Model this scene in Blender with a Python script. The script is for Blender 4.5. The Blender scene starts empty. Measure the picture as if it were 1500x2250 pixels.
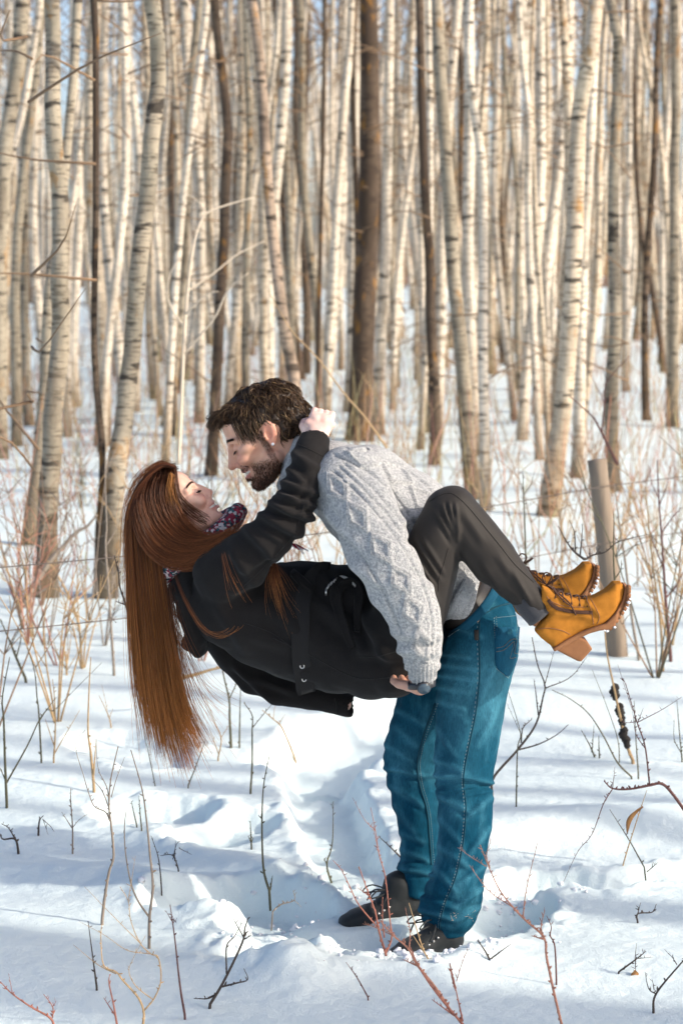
import bpy, math, random
import numpy as np
from mathutils import Vector, Matrix
from mathutils.bvhtree import BVHTree
rng = np.random.default_rng(7); random.seed(7)
scene = bpy.context.scene
C = scene.collection
# ------------------------------------------------------------------ camera
CAM = np.array([0.0, -6.0, 1.78]); F_PX = 4800.0; PITCH = math.atan(525/4800)
cam_d = bpy.data.cameras.new('camera'); cam = bpy.data.objects.new('camera', cam_d); C.objects.link(cam)
cam.location = CAM; cam.rotation_euler = (math.pi/2 - PITCH, 0, 0)
cam_d.sensor_fit = 'VERTICAL'; cam_d.sensor_height = 36; cam_d.sensor_width = 24
cam_d.lens = F_PX/2250*36; cam_d.clip_end = 3000; cam_d.clip_start = 0.1
cam_d.dof.use_dof = True; cam_d.dof.focus_distance = 5.85; cam_d.dof.aperture_fstop = 5.0
scene.camera = cam
# ------------------------------------------------------------------ light
SUN_AZ = math.radians(112)      # compass angle of the sun seen from above, from +Y clockwise
SUN_EL = math.radians(27)
w = bpy.data.worlds.new('World'); scene.world = w; w.use_nodes = True
nt = w.node_tree; bg = nt.nodes['Background']; sk = nt.nodes.new('ShaderNodeTexSky'); sk.sky_type = 'NISHITA'
sk.sun_disc = False; sk.sun_elevation = SUN_EL; sk.sun_rotation = SUN_AZ
sk.air_density = 0.65; sk.dust_density = 2.6; sk.ozone_density = 0.0
nt.links.new(sk.outputs[0], bg.inputs[0]); bg.inputs[1].default_value = 0.15
sd = bpy.data.lights.new('sun', 'SUN'); sun = bpy.data.objects.new('sun', sd); C.objects.link(sun)
sd.energy = 2.4; sd.angle = math.radians(0.9); sd.color = (1.0, 0.91, 0.78)
SUN_DIR = Vector((math.sin(SUN_AZ)*math.cos(SUN_EL), math.cos(SUN_AZ)*math.cos(SUN_EL), math.sin(SUN_EL)))
sun.rotation_euler = SUN_DIR.to_track_quat('Z', 'Y').to_euler(); sun.location = SUN_DIR*30
vs = scene.view_settings; vs.view_transform = 'Standard'; vs.look = 'None'; vs.gamma = 1; vs.use_curve_mapping = False
vs.exposure = 0.8
scene.render.engine = 'CYCLES'
cy = scene.cycles; cy.use_denoising = True; cy.max_bounces = 8; cy.diffuse_bounces = 4; cy.glossy_bounces = 3; cy.transmission_bounces = 4
cy.caustics_reflective = False; cy.caustics_refractive = False
cy.use_adaptive_sampling = True; cy.adaptive_threshold = 0.015

# ------------------------------------------------------------------ geometry helpers
_cp, _sp = math.cos(PITCH), math.sin(PITCH)
def ray(px, py):
    x = (np.asarray(px, float)-750)/F_PX; y = -(np.asarray(py, float)-1125)/F_PX
    # camera axes: right=X, up=(0,sp,cp), forward=(0,cp,-sp)
    return np.stack([x, _cp + y*_sp, -_sp + y*_cp], -1)
def at(px, py, Y=0.0):
    d = ray(px, py); t = (Y - CAM[1])/d[..., 1]
    return CAM + d*np.asarray(t)[..., None]
def ground_at(px, py, z=0.0):
    d = ray(px, py); t = (z - CAM[2])/d[..., 2]
    return CAM + d*np.asarray(t)[..., None]
def proj(P):
    q = np.asarray(P, float) - CAM
    dep = q[..., 1]*_cp - q[..., 2]*_sp; up = q[..., 1]*_sp + q[..., 2]*_cp
    return np.stack([750 + F_PX*q[..., 0]/dep, 1125 - F_PX*up/dep], -1)
def KK(Y): return (6.0 + Y)/F_PX       # metres per photograph pixel at depth Y
def sstep(a, b, x):
    t = np.clip((x-a)/(b-a), 0, 1); return t*t*(3-2*t)
_perm = np.random.default_rng(3).permutation(1024)
_perm = np.concatenate([_perm, _perm, _perm]).astype(np.int64)
_grad = np.random.default_rng(4).normal(size=(1024, 3)); _grad /= np.linalg.norm(_grad, axis=1)[:, None]
def noise(P, scale=1.0, seed=0):
    p = np.asarray(P, float)*scale + seed*17.31
    i = np.floor(p).astype(np.int64); f = p - i; u = f*f*f*(f*(f*6-15)+10); i = i % 1024
    out = 0
    for dx in (0, 1):
        wx = u[..., 0] if dx else 1-u[..., 0]
        for dy in (0, 1):
            wy = u[..., 1] if dy else 1-u[..., 1]
            for dz in (0, 1):
                wz = u[..., 2] if dz else 1-u[..., 2]
                h = _perm[_perm[_perm[(i[..., 0]+dx) % 1024] + (i[..., 1]+dy) % 1024] % 1024 + (i[..., 2]+dz) % 1024] % 1024
                g = _grad[h]
                out = out + wx*wy*wz*(g[..., 0]*(f[..., 0]-dx) + g[..., 1]*(f[..., 1]-dy) + g[..., 2]*(f[..., 2]-dz))
    return out*1.6
def fbm(P, scale, octv=3, seed=0):
    s = 0; a = 1
    for k in range(octv):
        s = s + a*noise(P, scale*2**k, seed+k); a *= .5
    return s

def mesh_obj(name, verts, faces, mat=None, parent=None, smooth=True, colors=None, uvs=None, mats=None, midx=None):
    me = bpy.data.meshes.new(name)
    verts = np.asarray(verts, np.float32)
    if isinstance(faces, np.ndarray):
        n, k = faces.shape
        me.vertices.add(len(verts)); me.vertices.foreach_set('co', verts.ravel())
        me.loops.add(n*k); me.loops.foreach_set('vertex_index', faces.astype(np.int32).ravel())
        me.polygons.add(n); me.polygons.foreach_set('loop_start', np.arange(0, n*k, k, dtype=np.int32))
        me.update(calc_edges=True); me.validate()
    else:
        me.from_pydata(verts.tolist(), [], faces); me.update()
    if smooth: me.polygons.foreach_set('use_smooth', [True]*len(me.polygons))
    if colors is not None:
        ca = me.color_attributes.new('Col', 'FLOAT_COLOR', 'POINT')
        c4 = np.ones((len(verts), 4), np.float32); c4[:, :3] = colors; ca.data.foreach_set('color', c4.ravel())
    if uvs is not None:
        a = me.attributes.new('tuv', 'FLOAT_VECTOR', 'POINT'); u3 = np.zeros((len(verts), 3), np.float32)
        u3[:, :uvs.shape[1]] = uvs; a.data.foreach_set('vector', u3.ravel())
    if mats:
        for m in mats: me.materials.append(m)
        if midx is not None: me.polygons.foreach_set('material_index', np.asarray(midx, np.int32))
    elif mat: me.materials.append(mat)
    ob = bpy.data.objects.new(name, me); C.objects.link(ob)
    if parent is not None: ob.parent = parent
    return ob
def tag(o, label=None, cat=None, group=None, kind=None):
    if label: o['label'] = label
    if cat: o['category'] = cat
    if group: o['group'] = group
    if kind: o['kind'] = kind
    return o
def empty(name, loc):
    o = bpy.data.objects.new(name, None); C.objects.link(o); o.location = loc; o.empty_display_size = .1; return o
def place(ob, loc):
    "move a mesh object's origin to loc, geometry staying put"
    loc = np.asarray(loc, float); me = ob.data
    co = np.empty(len(me.vertices)*3, np.float32); me.vertices.foreach_get('co', co)
    co = co.reshape(-1, 3) - loc.astype(np.float32); me.vertices.foreach_set('co', co.ravel()); me.update(); ob.location = loc
    return ob

def tube(pts, rad, sides=6, caps=True, twist=0.0, flat=1.0, refdir=None):
    "tapered tube along a polyline: verts, quad faces (caps fold to a tip), tuv (angle, length)"
    pts = np.asarray(pts, float); n = len(pts); rad = np.broadcast_to(np.asarray(rad, float), (n,))
    T = np.gradient(pts, axis=0); T /= np.linalg.norm(T, axis=1)[:, None] + 1e-12
    ref = np.array(refdir if refdir is not None else ([0, 1., 0] if abs(T[0][1]) < .9 else [1., 0, 0]), float)
    N = np.empty_like(T); v = ref
    for i in range(n):
        v = v - T[i]*np.dot(v, T[i]); l = np.linalg.norm(v)
        if l < 1e-6: v = np.cross(T[i], [0.3, .5, .8]); l = np.linalg.norm(v)
        v = v/l; N[i] = v
    B = np.cross(T, N)
    a = np.linspace(0, 2*math.pi, sides, endpoint=False) + twist
    ring = pts[:, None, :] + rad[:, None, None]*(np.cos(a)[None, :, None]*N[:, None, :] + flat*np.sin(a)[None, :, None]*B[:, None, :])
    V = ring.reshape(-1, 3)
    L = np.concatenate([[0], np.cumsum(np.linalg.norm(np.diff(pts, axis=0), axis=1))])
    uv = np.stack([np.tile(a/(2*math.pi), n), np.repeat(L, sides)], -1)
    i = np.arange(n-1)[:, None]*sides; j = np.arange(sides)[None, :]; j2 = (j+1) % sides
    Fq = np.stack([i+j, i+j2, i+sides+j2, i+sides+j], -1).reshape(-1, 4)
    if caps:
        k = len(V); V = np.vstack([V, pts[0], pts[-1]]); uv = np.vstack([uv, [0, 0], [0, L[-1]]])
        jj = np.arange(sides); j3 = (jj+1) % sides
        c0 = np.stack([np.full(sides, k), j3, jj, np.full(sides, k)], -1)
        c1 = np.stack([(n-1)*sides+jj, (n-1)*sides+j3, np.full(sides, k+1), np.full(sides, k+1)], -1)
        return V, Fq, np.concatenate([c0[:, :3], c1[:, :3]]), uv
    return V, Fq, np.zeros((0, 3), int), uv
class MB:
    "collects tubes / boxes / loose faces into one mesh"
    def __init__(s): s.V = []; s.F = []; s.U = []; s.Cc = []; s.n = 0
    def add(s, V, F, uv=None, col=None):
        V = np.asarray(V, float); s.V.append(V)
        for f in F:
            if len(f): s.F.append(np.asarray(f) + s.n)
        s.U.append(uv if uv is not None else np.zeros((len(V), 2)))
        if col is not None: s.Cc.append(np.broadcast_to(np.asarray(col, float), (len(V), 3)))
        s.n += len(V)
    def tube(s, pts, rad, sides=5, col=None, **k):
        V, Fq, Ft, uv = tube(pts, rad, sides, **k); s.add(V, [Fq, Ft], uv, col)
    def tubes(s, P, rad, sides=3, col=None):
        "many tubes at once: P (n,m,3), rad (m,) or (n,m), col (n,3) or (n,m,3)"
        P = np.asarray(P, float); n, m = P.shape[:2]; rad = np.broadcast_to(np.asarray(rad, float), (n, m)); T = np.gradient(P, axis=1); T /= np.linalg.norm(T, axis=2)[..., None]+1e-12
        ref = np.where(np.abs(T[:, :1, 1:2]) < .8, np.array([0, 1., 0]), np.array([1., 0, 0])); N = ref - T*(ref*T).sum(-1)[..., None]; N /= np.linalg.norm(N, axis=2)[..., None]+1e-9; B = np.cross(T, N)
        a = np.linspace(0, 2*math.pi, sides, endpoint=False); R = P[:, :, None] + rad[:, :, None, None]*(np.cos(a)[:, None]*N[:, :, None] + np.sin(a)[:, None]*B[:, :, None])
        i = (np.arange(n)[:, None]*m + np.arange(m-1)[None])[..., None]*sides; j = np.arange(sides); j2 = (j+1) % sides
        if col is not None:
            col = np.asarray(col, float); col = np.broadcast_to(col[:, None, None] if col.ndim == 2 else col[:, :, None], (n, m, sides, 3)).reshape(-1, 3)
        s.add(R.reshape(-1, 3), [np.stack([i+j, i+j2, i+sides+j2, i+sides+j], -1).reshape(-1, 4)], None, col)
    def box(s, c, hx, R=None, col=None):
        q = np.array([[x, y, z] for x in (-1, 1) for y in (-1, 1) for z in (-1, 1)], float)*np.asarray(hx)
        if R is not None: q = q @ np.asarray(R).T
        s.add(q + np.asarray(c), [np.array([[0, 1, 3, 2], [4, 6, 7, 5], [0, 4, 5, 1], [2, 3, 7, 6], [0, 2, 6, 4], [1, 5, 7, 3]])], None, col)
    def build(s, name, mat=None, parent=None, smooth=True):
        V = np.vstack(s.V); q = [f for f in s.F if f.shape[1] == 4]; t = [f for f in s.F if f.shape[1] == 3]
        me = bpy.data.meshes.new(name); me.vertices.add(len(V)); me.vertices.foreach_set('co', V.astype(np.float32).ravel())
        li = []; ls = []; o = 0
        for f in (np.vstack(q) if q else None, np.vstack(t) if t else None):
            if f is None: continue
            li.append(f.astype(np.int32).ravel()); ls.append(np.arange(len(f), dtype=np.int32)*f.shape[1] + o); o += f.size
        li = np.concatenate(li); ls = np.concatenate(ls)
        me.loops.add(len(li)); me.loops.foreach_set('vertex_index', li); me.polygons.add(len(ls)); me.polygons.foreach_set('loop_start', ls)
        me.update(calc_edges=True)
        if smooth: me.polygons.foreach_set('use_smooth', [True]*len(ls))
        a = me.attributes.new('tuv', 'FLOAT_VECTOR', 'POINT'); u3 = np.zeros((len(V), 3), np.float32); u3[:, :2] = np.vstack(s.U)[:, :2]
        a.data.foreach_set('vector', u3.ravel())
        if s.Cc:
            ca = me.color_attributes.new('Col', 'FLOAT_COLOR', 'POINT'); c4 = np.ones((len(V), 4), np.float32); c4[:, :3] = np.vstack(s.Cc)
            ca.data.foreach_set('color', c4.ravel())
        if mat: me.materials.append(mat)
        ob = bpy.data.objects.new(name, me); C.objects.link(ob)
        if parent is not None: ob.parent = parent
        return ob
def catmull(pts, n):
    "smooth resample of a polyline through its points"
    p = np.asarray(pts, float)
    if len(p) == 2: t = np.linspace(0, 1, n)[:, None]; return p[0]*(1-t) + p[1]*t
    q = np.vstack([2*p[0]-p[1], p, 2*p[-1]-p[-2]])
    t = np.linspace(0, len(p)-1-1e-9, n); i = t.astype(int); f = (t-i)[:, None]
    a, b, c, d = q[i], q[i+1], q[i+2], q[i+3]
    return .5*(2*b + (c-a)*f + (2*a-5*b+4*c-d)*f**2 + (3*b-a-3*c+d)*f**3)

# ------------------------------------------------------------------ materials
class NT:
    def __init__(s, name):
        s.m = bpy.data.materials.new(name); s.m.use_nodes = True; s.t = s.m.node_tree; s.b = s.t.nodes['Principled BSDF']; s.out = s.t.nodes['Material Output']
    def n(s, typ, **k):
        x = s.t.nodes.new(typ)
        for a, v in k.items():
            if a.startswith('i_'): x.inputs[a[2:]].default_value = v
            elif a[0] == 'i' and a[1:].isdigit(): x.inputs[int(a[1:])].default_value = v
            else: setattr(x, a, v)
        return x
    def l(s, a, b): s.t.links.new(a, b)
    def attr(s, name): return s.n('ShaderNodeAttribute', attribute_name=name)
    def noise(s, vec, scale, detail=3, rough=.55):
        x = s.n('ShaderNodeTexNoise'); x.inputs['Scale'].default_value = scale; x.inputs['Detail'].default_value = detail; x.inputs['Roughness'].default_value = rough
        if vec is not None: s.l(vec, x.inputs['Vector'])
        return x.outputs['Fac']
    def ramp(s, fac, stops):
        x = s.n('ShaderNodeValToRGB'); e = x.color_ramp.elements
        while len(e) < len(stops): e.new(.5)
        for k, (p, c) in enumerate(stops):
            e[k].position = p; e[k].color = (c, c, c, 1) if np.isscalar(c) else (*c, 1)
        s.l(fac, x.inputs[0]); return x.outputs[0]
    def mix(s, fac, a, b, mode='MIX'):
        x = s.n('ShaderNodeMix', data_type='RGBA', blend_type=mode)
        for v, i in ((fac, 0), (a, 6), (b, 7)):
            if isinstance(v, (int, float)): x.inputs[i].default_value = v if i == 0 else (v, v, v, 1)
            elif isinstance(v, tuple): x.inputs[i].default_value = (*v, 1)
            else: s.l(v, x.inputs[i])
        return x.outputs[2]
    def math(s, op, a, b=None):
        x = s.n('ShaderNodeMath', operation=op)
        for v, i in ((a, 0), (b, 1)):
            if v is None: continue
            if isinstance(v, (int, float)): x.inputs[i].default_value = v
            else: s.l(v, x.inputs[i])
        return x.outputs[0]
    def mapping(s, vec, scale):
        x = s.n('ShaderNodeMapping'); x.inputs['Scale'].default_value = scale; s.l(vec, x.inputs[0]); return x.outputs[0]
    def bump(s, h, strength=.5, dist=.002):
        x = s.n('ShaderNodeBump'); x.inputs['Strength'].default_value = strength; x.inputs['Distance'].default_value = dist
        s.l(h, x.inputs['Height']); s.l(x.outputs[0], s.b.inputs['Normal']); return x
    def base(s, c):
        if isinstance(c, tuple): s.b.inputs['Base Color'].default_value = (*c, 1)
        else: s.l(c, s.b.inputs['Base Color'])
    def set(s, **k):
        for a, v in k.items(): s.b.inputs[a.replace('_', ' ')].default_value = v
    def pos(s): return s.n('ShaderNodeTexCoord').outputs['Object']
def simple(name, col, rough=.7, nscale=40, amt=.25, bump=.3, bdist=.001, **k):
    t = NT(name); p = t.pos(); f = t.noise(p, nscale, 4)
    t.base(t.mix(f, tuple(c*(1-amt) for c in col), tuple(min(1, c*(1+amt)) for c in col))); t.set(Roughness=rough, **k)
    if bump: t.bump(f, bump, bdist)
    return t.m
def colmat(name, rough=.6, nscale=60, amt=.2, bump=.2, bdist=.001, **k):
    "colour from the mesh's own colour attribute with some noise"
    t = NT(name); p = t.pos(); f = t.noise(p, nscale, 4); a = t.attr('Col').outputs['Color']
    v = t.ramp(f, [(.25, 1-amt), (.75, 1+amt)]); t.base(t.mix(1.0, a, v, 'MULTIPLY')); t.set(Roughness=rough, **k)
    if bump: t.bump(f, bump, bdist)
    return t.m
# ------------------------------------------------------------------ snow
def pdist(P, poly):
    "distance of xy points to a polyline"
    d = np.full(P.shape[:-1], 1e9); poly = np.asarray(poly, float)
    for a, b in zip(poly[:-1], poly[1:]):
        ab = b-a; t = np.clip(((P-a)@ab)/(ab@ab+1e-12), 0, 1); q = P - a - t[..., None]*ab
        d = np.minimum(d, np.hypot(q[..., 0], q[..., 1]))
    return d
def gpts(l, z=-.05): return np.array([ground_at(x, y, z)[:2] for x, y in l])
TROUGH = [  # polyline of photograph points, half width m, depth m
    (gpts([(600, 2060), (760, 2050), (900, 2070), (1010, 2060), (1100, 2010)]), .17, .13),
    (gpts([(640, 2010), (560, 1985), (440, 2000)]), .16, .12),
    (gpts([(840, 1970), (760, 1880), (720, 1790), (700, 1720)]), .15, .10),
    (gpts([(700, 1690), (760, 1640), (860, 1600)]), .24, .14),
    (gpts([(380, 1800), (300, 1800)]), .16, .06),
    (gpts([(450, 1860), (540, 1830)]), .15, .09),
    (gpts([(1120, 1960), (1180, 1935), (1330, 1945), (1560, 1930)]), .12, .06),
    (gpts([(330, 1690), (240, 1665)]), .18, .05),
    (gpts([(650, 2130), (560, 2130)]), .10, .04),
]
RIDGE = [(gpts([(0, 1935), (250, 1940), (420, 2010), (560, 2110), (640, 2190)]), .13, .045),
         (gpts([(330, 1860), (480, 1905), (600, 1940)]), .10, .04),
         (gpts([(480, 1800), (620, 1840)]), .09, .04),
         (gpts([(650, 2165), (800, 2160), (960, 2165), (1060, 2130)]), .08, .035),
         (gpts([(960, 1860), (1200, 1850), (1500, 1830)]), .16, .05),
         (gpts([(700, 1880), (820, 1900)]), .09, .04)]
SHOES = [((908, 2058, .12), (748, 2052, .05), -.088), ((1002, 2090, -.13), (862, 2100, -.22), -.098)]     # heel, toe, sole height
def snow_h(x, y):
    P = np.stack([x, y], -1); P3 = np.stack([x, y*1.0, x*0], -1)
    far = sstep(8, 40, np.hypot(x, y))
    h = .050*noise(P3*[.45, .75, 1], 1, 1) + .030*noise(P3*[1.1, 2.2, 1], 1, 2) + .008*noise(P3*[2.4, 4., 1], 1, 3)*(1-far)
    h = h + 1.0*sstep(25, 110, y) + .12*noise(P3, .06, 5)*sstep(10, 40, np.hypot(x, y))
    near = (np.abs(x) < 4) & (y < 5) & (y > -3)
    if near.any():
        Pn = P[near]; Q = P3[near]
        wob = Pn + .035*np.stack([noise(Q, 5., 11), noise(Q, 5., 12)], -1) + .010*np.stack([noise(Q, 24., 13), noise(Q, 24., 14)], -1)
        crumb = .5*fbm(Q, 14., 3, 21)
        hn = np.zeros(len(Pn)); edge = np.zeros(len(Pn)); inside = np.zeros(len(Pn))
        for poly, w_, a in RIDGE:
            d = pdist(wob, poly); hn += a*np.exp(-(d/w_)**2)
        for poly, w_, a in TROUGH:
            d = pdist(wob, poly); s = 1 - sstep(.55*w_, 1.08*w_, d); hn -= a*s; edge += np.exp(-((d-w_)/.07)**2); inside += s
        edge = np.clip(edge, 0, 1.3); inside = np.clip(inside, 0, 1)
        lump = np.maximum(fbm(Q, 9., 3, 31), 0)
        fp = pdist(Pn, gpts([(560, 2100), (700, 2130), (1000, 2105)])); loose = np.exp(-(fp/.16)**2)
        hn += edge*(.014*crumb + .022*lump) + inside*(.010*crumb) + loose*(.014*crumb + .022*lump) + .002*fbm(Q, 22., 2, 41)
        hb = h[near] + hn
        for (hx, hy, Y0), (tx, ty, Y1), zs in SHOES:
            d = pdist(Pn + .25*(wob-Pn), np.array([at(hx, hy, Y0)[:2], at(tx, ty, Y1)[:2]])); lim = zs + .042 + .45*np.maximum(d-.055, 0) + .01*crumb*(d > .05); hb = np.where(d < .22, np.minimum(hb, np.maximum(lim, zs-.01)), hb); hb = np.maximum(hb, zs + .026 + .006*crumb - .5*np.maximum(d-.075, 0))
        h[near] = hb
    return h
def axis(lo, hi, step, far_lo, far_hi, g=1.07):
    a = list(np.arange(lo, hi, step)); s = step
    while a[-1] < far_hi: s *= g; a.append(a[-1]+s)
    b = []; s = step; v = lo
    while v > far_lo: s *= g; v -= s; b.append(v)
    return np.array(b[::-1]+a)
gx = axis(-1.35, 1.35, .0105, -420, 420, 1.085); gy = axis(-1.15, 1.6, .0105, -60, 520, 1.05)
GX, GY = np.meshgrid(gx, gy, indexing='ij'); GZ = snow_h(GX, GY)
SNOWGRID = (gx, gy, GZ)
def snow_z(x, y):
    i = np.clip(np.searchsorted(gx, x)-1, 0, len(gx)-2); j = np.clip(np.searchsorted(gy, y)-1, 0, len(gy)-2)
    fx = (x-gx[i])/(gx[i+1]-gx[i]); fy = (y-gy[j])/(gy[j+1]-gy[j])
    return (GZ[i, j]*(1-fx)+GZ[i+1, j]*fx)*(1-fy) + (GZ[i, j+1]*(1-fx)+GZ[i+1, j+1]*fx)*fy
def on_snow(px, py):
    "where the ray through a photograph point meets the snow"
    z = -.02
    for _ in range(6):
        p = ground_at(px, py, z); z = float(snow_z(p[0], p[1]))
    return ground_at(px, py, z)
nxx, nyy = GX.shape
idx = np.arange(nxx*nyy).reshape(nxx, nyy)
gf = np.stack([idx[:-1, :-1], idx[1:, :-1], idx[1:, 1:], idx[:-1, 1:]], -1).reshape(-1, 4)
t = NT('snow'); p = t.pos()
f1 = t.noise(p, 260, 3, .7); f2 = t.noise(p, 35, 3, .6); f3 = t.noise(p, 1.2, 3)
t.base(t.mix(f3, (.74, .865, .88), (.80, .89, .895))); t.set(Roughness=.55); t.b.inputs['Specular IOR Level'].default_value = .25
t.b.inputs['Subsurface Weight'].default_value = .0
t.bump(t.math('ADD', t.math('MULTIPLY', f1, .5), f2), .8, .006)
snow = mesh_obj('snow_ground', np.stack([GX, GY, GZ], -1).reshape(-1, 3), gf, t.m)
tag(snow, 'white snow blanket over the whole forest floor with blue shadows', 'snow', kind='structure')

# ------------------------------------------------------------------ bark
def bark(name, pale, dark, scar, basecol, darkness, moss=0.0):
    t = NT(name); uv = t.attr('tuv').outputs['Vector']; ob = t.pos(); rnd = t.n('ShaderNodeObjectInfo').outputs['Random']
    off = t.n('ShaderNodeVectorMath', operation='ADD'); t.l(ob, off.inputs[0]); sc = t.n('ShaderNodeVectorMath', operation='SCALE'); sc.inputs[0].default_value = (13, 31, 17)
    t.l(rnd, sc.inputs['Scale']); t.l(sc.outputs[0], off.inputs[1]); q = off.outputs[0]
    big = t.noise(t.mapping(q, (5, 5, 1.4)), 1.0, 4, .6)
    col = t.mix(t.ramp(big, [(.40, 0), (.66, 1)]), pale, tuple(.5*a+.5*b for a, b in zip(pale, dark)))
    lent = t.noise(t.mapping(q, (9, 9, 75)), 1.0, 3, .5)                      # thin horizontal lenticels
    col = t.mix(t.math('MULTIPLY', t.ramp(lent, [(.54, 0), (.62, 1)]), .85), col, dark)
    sca = t.noise(t.mapping(q, (4.5, 4.5, 17)), 1.0, 2, .5)                     # broad black scars
    col = t.mix(t.ramp(sca, [(.615 - .08*darkness, 0), (.66 - .06*darkness, 1)]), col, scar)
    pat = t.noise(t.mapping(q, (2.2, 2.2, .75)), 1.0, 4, .65)
    col = t.mix(t.ramp(pat, [(.62-.30*darkness, 0), (.80-.30*darkness, 1)]), col, dark)
    fine = t.noise(t.mapping(q, (60, 60, 26)), 1.0, 4, .7)
    col = t.mix(t.math('MULTIPLY', fine, .4), col, tuple(.55*c for c in pale))
    sep = t.n('ShaderNodeSeparateXYZ'); t.l(ob, sep.inputs[0]); hz = sep.outputs[2]
    hb = t.math('ADD', hz, t.math('MULTIPLY', big, -.9))                       # rough brown foot of the trunk
    col = t.mix(t.ramp(t.math('ADD', t.math('MULTIPLY', hb, .8), .55), [(.12, .85), (.85, 0)]), col, basecol)
    if moss:
        mo = t.noise(t.mapping(q, (7, 7, 3.2)), 1.0, 3, .6); col = t.mix(t.ramp(mo, [(.60, 0), (.68, moss)]), col, (.36, .17, .03))
    t.base(col); t.set(Roughness=.85); t.b.inputs['Specular IOR Level'].default_value = .2
    t.bump(t.math('ADD', fine, t.math('MULTIPLY', lent, -.6)), .7, .012); return t.m
BARK = {
    'pale': bark('bark_pale', (.68, .575, .44), (.14, .10, .066), (.03, .025, .02), (.17, .105, .055), .0, .6),
    'white': bark('bark_white', (.80, .71, .59), (.16, .115, .075), (.03, .025, .02), (.20, .13, .07), .0),
    'grey': bark('bark_grey', (.40, .35, .27), (.095, .072, .05), (.025, .02, .018), (.13, .095, .06), .25, .5),
    'rough': bark('bark_rough', (.44, .34, .26), (.09, .065, .05), (.03, .022, .018), (.12, .085, .055), .55, .6),
    'dark': bark('bark_dark', (.17, .125, .09), (.055, .038, .028), (.022, .017, .014), (.09, .06, .04), .75, .55),
}
TWIG = simple('twig_brown', (.20, .125, .07), .8, 60, .4)
# ------------------------------------------------------------------ trees
def crown_mesh(seed, H, r0):
    r = random.Random(seed); mb = MB()
    for k in range(12):
        z = H*(.48 + .5*r.random()); a = r.random()*6.28; L = (H*1.02-z)*.42 + .5; up = .5+.6*r.random()
        p0 = np.array([0, 0, z]); d = np.array([math.cos(a), math.sin(a), up]); d /= np.linalg.norm(d)
        pts = [p0]; q = p0.copy(); dd = d.copy()
        for s in range(5):
            dd = dd + np.array([r.uniform(-.25, .25), r.uniform(-.25, .25), r.uniform(-.05, .25)]); dd /= np.linalg.norm(dd); q = q + dd*L/5; pts.append(q.copy())
        mb.tube(catmull(pts, 8), np.linspace(r0*.28, .004, 8), 4)
        for m in range(4):
            i = r.randrange(1, 6); e = pts[i] + np.array([r.uniform(-.5, .5), r.uniform(-.5, .5), r.uniform(.1, .6)])*L*.35
            mid = (pts[i]+e)/2 + np.array([r.uniform(-.08, .08), r.uniform(-.08, .08), 0])
            mb.tube(np.array([pts[i], mid, e]), [.006, .004, .002], 3)
    for k in range(r.randrange(9, 16)):                      # short dead snags lower down
        z = H*(.06 + .42*r.random()); a = r.random()*6.28; L = r.uniform(.2, .8)
        p0 = np.array([0, 0, z]); p1 = p0 + np.array([math.cos(a)*L*.5, math.sin(a)*L*.5, L*r.uniform(-.1, .3)]); p2 = p0 + np.array([math.cos(a+r.uniform(-.4, .4))*L, math.sin(a)*L, L*r.uniform(-.2, .6)])
        mb.tube(catmull([p0, p1, p2], 6), np.linspace(.0075, .0018, 6), 4)
    return mb
CROWNS = []
for k in range(6):
    ob = crown_mesh(100+k, 12.0, .09).build('crown', TWIG); CROWNS.append(ob.data); bpy.data.objects.remove(ob)
def trunk_mesh(axis_pts, radii, sides=14, seed=0, flare=1.35):
    pts = np.asarray(axis_pts, float); n = len(pts); rad = np.array(radii, float)
    z = pts[:, 2]-pts[0, 2]; rad = rad*(1 + (flare-1)*np.exp(-np.maximum(z, 0)/.22))
    V, Fq, Ft, uv = tube(pts, rad, sides)
    m = n*sides; q = V[:m]; c = np.repeat(pts, sides, 0)
    rr = np.repeat(rad, sides)
    nz = noise(q*[7, 7, 1.6], 1, seed) ; dirn = (q-c)/(rr[:, None]+1e-9); V[:m] = q + dirn*(rr*.10*nz)[:, None]
    return V, Fq, Ft, uv
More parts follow.
